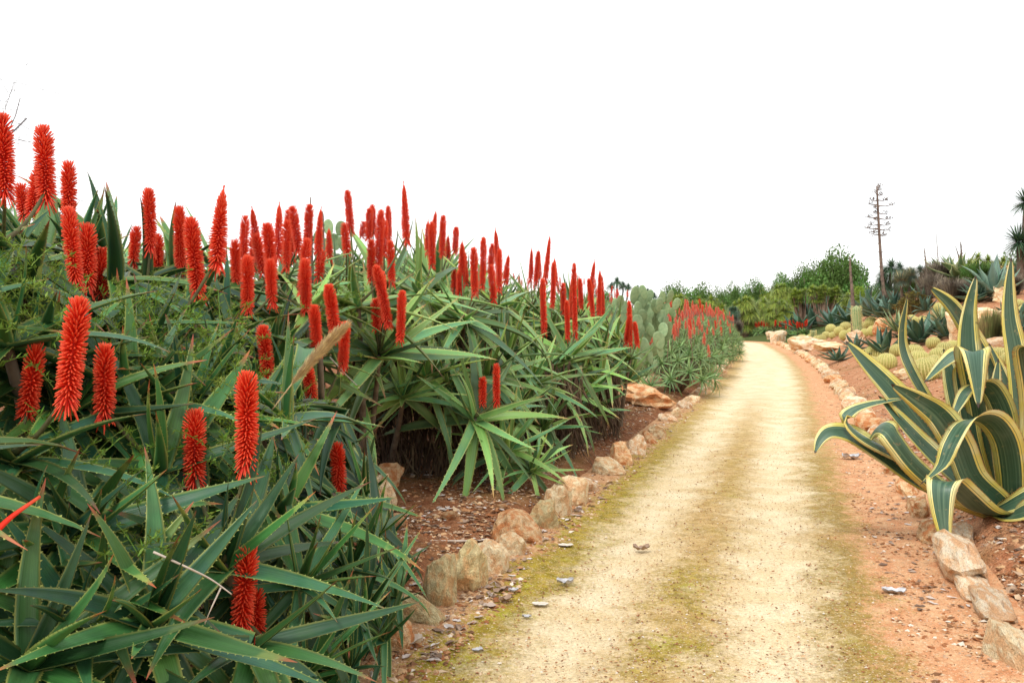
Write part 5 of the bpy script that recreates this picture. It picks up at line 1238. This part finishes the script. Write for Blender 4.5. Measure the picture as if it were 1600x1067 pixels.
# dead flower stalks
def bloomstalk(pts, D, r0, branches, label, name='dead_flower_stalk'):
    P = catmull([np.array(W(x, y, D)) for x, y in pts], 20); b = P[0].copy(); g = gz(P[0][0], P[0][1]); P = np.concatenate([[np.array([b[0], b[1], min(g, b[2]) - .1])], P]); o = thing(name, label, 'flower stalk', (b[0], b[1], g), 'dead agave flower stalks')
    off = np.array([b[0], b[1], g]); rr = np.linspace(r0, r0 * .35, len(P))
    link('stalk', MB().add(*tube(P - off, rr, 8)).mesh('stalk', 'deadstalk', True), o)
    mb = MB()
    for i in range(60):
        t = R.random() * .9; k_ = int(t * (len(P) - 1)); q = P[k_] - off; a = R.uniform(0, 6.28); d = np.array([math.cos(a), math.sin(a), .4])
        mb.add([q + [0, 0, .03], q - [0, 0, .03], q + d * rr[k_] * 2.2], None, [[0, 1, 2]])
    link('bracts', mb.mesh('bracts', 'deadstalk'), o, kind='stuff')
    for (x, y, ex) in branches:
        q = np.array(W(x, y, D)) - off; e = np.array(W(ex, y - 1, D)) - off; e[1] += R.uniform(-.3, .3); mb = MB(); mb.add(*tube([q, (q + e) / 2 - [0, 0, .04], e], [.025, .016, .012], 5))
        for i in range(26):
            c = q + (e - q) * R.uniform(.55, 1.05) + np.array([R.gauss(0, .05), R.gauss(0, .05), R.gauss(.02, .035)]); v = np.array([R.gauss(0, 1), R.gauss(0, 1), R.gauss(.6, .6)]) * .045; mb.add([c, c + [.03, 0, 0], c + v, c + [0, .03, .01]], [[0, 1, 2, 3]])
        link('branch', mb.mesh('branch', 'deadstalk'), o)
bloomstalk([(1384, 474), (1379, 440), (1376, 400), (1373, 350), (1371, 310), (1370, 291)], 33, .075,
    [(1370, 292, 1374), (1370, 296, 1378), (1371, 302, 1363), (1371, 304, 1382), (1371, 313, 1362), (1371, 313, 1386), (1371, 320, 1353), (1372, 322, 1391), (1372, 326, 1364), (1372, 333, 1391), (1372, 333, 1362), (1373, 340, 1349), (1373, 342, 1393), (1373, 344, 1362), (1373, 351, 1358), (1373, 351, 1392), (1374, 357, 1349), (1374, 359, 1392), (1374, 362, 1364), (1374, 366, 1360), (1374, 367, 1386)],
    'tall dead agave flower stalk with candelabra branches against the sky')
bloomstalk([(1333, 478), (1331, 450), (1329, 425), (1328, 402)], 33, .075, [], 'short thick dead flower stalk left of the tall branched one')
bloomstalk([(1448, 425), (1446, 405), (1444, 388)], 34, .035, [], 'short thin dead stalk over the grey yucca')
bloomstalk([(1467, 425), (1465, 395), (1463, 365)], 34, .02, [], 'faint hair-thin stalk against the sky')
bloomstalk([(1502, 412), (1502, 395), (1501, 378)], 30, .04, [], 'thin upright stalk above the striped skyline agaves')
bloomstalk([(1500, 412), (1497, 398), (1493, 385)], 30, .025, [], 'thin leaning stalk beside the upright one on the skyline')
bloomstalk([(487, 400), (486, 355), (485, 308)], 6.9, .012, [], 'brown spent aloe stalk rising above the red spikes', 'spent_flower_stalk')
bloomstalk([(506, 380), (505, 345), (504, 330)], 8.5, .008, [], 'thinner spent stalk to the right of the tall spent one', 'spent_flower_stalk')

# ---------------------------------------------------------------- prickly pears
def pad_mesh(seed):
    rr = random.Random(seed); n, k = 12, 20; V = []; A = []
    for i in range(n + 1):
        ph = math.pi * i / n
        for j in range(k):
            a = j / k * 2 * math.pi; z = 0.5 - 0.5 * math.cos(ph); w = math.sin(ph) * (0.78 + 0.25 * z)
            V.append([0.36 * w * math.cos(a), 0.065 * w * math.sin(a) + 0.03 * math.sin(z * 3 + seed), z]); A.append([z, abs(math.cos(a)) ** 6 * 0.6 + (z > .93) * .3, .5, 0])
    mb = MB().add(V, gridq(n + 1, k, True), None, A)
    for i in range(60):
        z = rr.uniform(.12, .9); x = rr.uniform(-.8, .8) * .36 * math.sin(math.pi * z) ** .7; y = 0.065 * math.sqrt(max(0, 1 - (x / .38) ** 2)) * math.sin(math.acos(1 - 2 * z)) + 0.003
        for sg in (-1, 1):
            q = np.array([x, sg * y + 0.03 * math.sin(z * 3 + seed), z]); mb.add([q + [.008, 0, 0], q + [-.008, 0, 0], q + [0, sg * .02, .008], q + [0, sg * .012, -.008]], [[0, 2, 1, 3]], None, (0.5, 1.0, .5, 0))
    return mb.mesh('pad', 'pad', True)
PADS = [pad_mesh(i) for i in range(3)]
def opuntia(px, yb, D, pads, label, size=1.0):
    p = W(px, yb, D); p.z = gz(p.x, p.y); o = thing('prickly_pear', label, 'cactus', tuple(p), 'prickly pears')
    for x, y, h in pads:
        c = W(x, y, D + R.uniform(-.35, .35)); H = h * D / FPX
        m = Matrix.Translation(c - p) @ Matrix.Rotation(R.uniform(-.8, .8), 4, 'Z') @ Matrix.Rotation(R.uniform(-.5, .5), 4, 'Y') @ Matrix.Rotation(R.uniform(-.25, .25), 4, 'X') @ Matrix.Translation((0, 0, -H / 2)) @ Matrix.Scale(H, 4)
        link('pad', R.choice(PADS), o, m)
    return o
Z2 = [(445,295,120),(510,275,95),(560,300,80),(335,345,85),(540,360,90),(600,380,100),(630,370,95),(660,310,80),(710,310,100),(760,365,85),(685,400,80),(730,430,70),(555,420,110),(600,440,100),(650,460,95),(500,360,100),(470,400,100),(370,390,90),(310,370,85),(250,420,90),(500,460,100),(640,510,110),(610,560,120),(550,610,105),(660,560,100),(630,640,120),(600,700,110),(500,740,120),(600,820,60),(560,560,100),(690,590,95),(470,500,100),(420,450,95),(480,560,110),(540,500,100),(570,480,90),(440,620,110),(520,680,110),(640,720,90),(400,540,100),(360,470,90),(460,330,90),(590,520,100),(680,500,90),(560,760,100),(480,820,90),(700,540,80)]
opuntia(1020, 600, 15.2, [(900 + x / 4.85, 400 + y / 4.85, h / 4.85 * 1.18) for x, y, h in Z2], 'large grey-green prickly pear between the red and the coral aloes')
Z3 = [(455, 358, 26), (513, 356, 28), (532, 357, 24), (523, 378, 28), (508, 385, 28), (535, 382, 26), (515, 402, 28), (528, 410, 28), (505, 412, 28), (540, 405, 26), (498, 372, 26), (520, 432, 28), (512, 455, 28), (526, 470, 28), (460, 385, 26), (466, 410, 26), (480, 430, 26), (500, 450, 26)]
opuntia(515, 520, 12.5, Z3, 'prickly pear whose top pads show pale behind the red spikes')

# ---------------------------------------------------------------- coral aloe hedge and far red aloes
SMR = [joined_rosette('smallaloe', 26, -25, 5, 0.40, 0.017, seed=70 + i, droop=1.5) for i in range(4)]
CS = [raceme(0.22, 0.036, 75, 3, 1, 200 + i, mat='flower_far') for i in range(4)]
RS_ = [raceme(0.22, 0.036, 75, 3, 0, 300 + i) for i in range(2)]
THIN = [MB().add(*tube([(0, 0, 0), (0.01, 0, -.25), (0, 0.02, -.5)], .007, 4)).mesh('stalk', 'redbark')]
hedge = [(17.2, -.35, .8, 1.0, 'first and nearest coral aloe bush right of the prickly pear'), (19.5, -.75, 1.2, 1.35, 'second coral aloe bush with tightly packed drooping leaves'), (23, -.8, 1.3, 1.5, 'third coral aloe bush of the hedge'), (27, -.9, 1.3, 1.5, 'fourth coral aloe bush, at the corner of the hedge'),
 (32, -.9, 1.4, 1.5, 'fifth coral aloe bush, overhanging the far path edge'), (39, -1.1, 1.6, 1.6, 'sixth coral aloe bush near the end of the path'), (48, -1.3, 1.8, 1.7, 'seventh and last coral aloe bush where the path ends'), (21.5, -3.2, 1.5, 2.0, 'coral aloe bush behind the prickly pear'), (25, -6.0, 1.8, 2.2, 'coral aloe bush on the crest behind the last red spikes'), (30, -4.0, 1.8, 2.0, 'coral aloe bush in the second row of the hedge')]
for Y, dx, r, H, lab in hedge:
    x = float(leftedge(Y)) + dx; g = gz(x, Y); o = thing('coral_aloe_bush', lab, 'aloe', (x, Y, g), 'coral-flowering aloe hedge')
    n = int(46 * r)
    for i in range(n):
        a = i * 2.4; q = math.sqrt((i + .5) / n); pz = H * 0.80 * (1 - 0.85 * q ** 3.2) + R.uniform(-.08, .08); nr_ = Vector((math.cos(a) * q, math.sin(a) * q, 0.9 - q * .3))
        link('rosette', R.choice(SMR), o, align(nr_, R.uniform(0, 6), (math.cos(a) * q * r * .92, math.sin(a) * q * r * .92, max(.12, pz)), R.uniform(.75, 1.05) * (1 if Y < 30 else 1.2)))
    for i in range(int(26 * r)):
        a = R.uniform(0, 6.28); q = math.sqrt(R.random()) * .95; pz = H * 0.80 * (1 - 0.75 * q ** 3.2) + R.uniform(.32, .58); s = R.uniform(.65, 1.05)
        e = link('flower_spike', R.choice(CS if R.random() < .93 else RS_), o, Matrix.Translation((math.cos(a) * q * r * .9, math.sin(a) * q * r * .9, pz)) @ Matrix.Rotation(R.uniform(-.15, .15), 4, 'X') @ Matrix.Rotation(R.uniform(-.15, .15), 4, 'Y') @ Matrix.Scale(s, 4))
        link('stalk', THIN[0], e)
    mb = MB()
    for i in range(10):
        a = R.uniform(0, 6.28); e_ = np.array([math.cos(a) * r * .6, math.sin(a) * r * .6, H * .6]); mb.add(*tube([e_ * [.2, .2, 0], e_ * [.7, .7, .5], e_], .03, 5))
    link('stems', mb.mesh('stems', 'stem', True), o)
far = [(1153, 522, 'first'), (1164, 522, 'second'), (1176, 522, 'third'), (1188, 523, 'fourth'), (1200, 522, 'fifth'), (1232, 527, 'sixth'), (1221, 523, 'seventh'), (1240, 522, 'eighth'), (1252, 526, 'ninth'), (1212, 520, 'tenth')]
for x, y, wd in far:
    p = hit(x, y, 72); o = thing('red_aloe_plant', f'{wd} of the low red-flowered aloes in the row past the path end', 'aloe', tuple(p), 'low red aloes past the end of the path')
    for i in range(4):
        link('rosette', R.choice(JOIN['aloe2']), o, align((R.uniform(-.3, .3), -.3, 1), R.uniform(0, 6), (R.uniform(-.4, .4), R.uniform(-.3, .3), R.uniform(.1, .25)), 1.0))
    for i in range(6):
        e = link('flower_spike', R.choice(SPK[(0.27, 0, 0)]), o, Matrix.Translation((R.uniform(-.4, .4), R.uniform(-.3, .3), R.uniform(.55, .75))) @ Matrix.Diagonal((1.5, 1.5, R.uniform(1, 1.35), 1)))
        link('stalk', THIN[0], e)

# bare tree beyond the left edge
def baretree():
    p = W(-72, 520, 11); p.z = gz(p.x, p.y); o = thing('bare_tree', 'bare winter tree with fine twigs reaching in at the upper left', 'tree', tuple(p))
    rr = random.Random(12); tr = MB(); tw = MB()
    def grow(q, d, L, r, lv):
        n = 5; P = [q]
        for i in range(n):
            d = d + np.array([rr.gauss(0, .12) for _ in range(3)]) + np.array([0, 0, -.03 if lv > 2 else .02]); d /= np.linalg.norm(d); P.append(P[-1] + d * L / n)
        (tr if lv < 2 else tw).add(*tube(P, np.linspace(r, r * .6, n + 1), 6 if lv < 2 else 3))
        if lv >= 6: return
        for k_ in range(3 if lv else 6):
            j = rr.randint(2, n); v = d + np.array([rr.gauss(0, .55) for _ in range(3)]); v /= np.linalg.norm(v); grow(P[j], v, L * rr.uniform(.55, .8), r * .55, lv + 1)
    grow(np.zeros(3), np.array([0.05, 0, 1.0]), 2.7, .035, 0)
    for q_ in range(5): grow(np.array([0.05, 0, 1.9 + q_ * .3]), np.array([0.55, rr.gauss(0, .2), .45]), 0.9, .008, 2)
    link('trunk', tr.mesh('trunk', 'greytwig', True), o); link('twigs', tw.mesh('twigs', 'greytwig', True), o)
baretree()
print('objects', len(bpy.data.objects), 'tris', sum(len(m.polygons) for m in bpy.data.meshes))
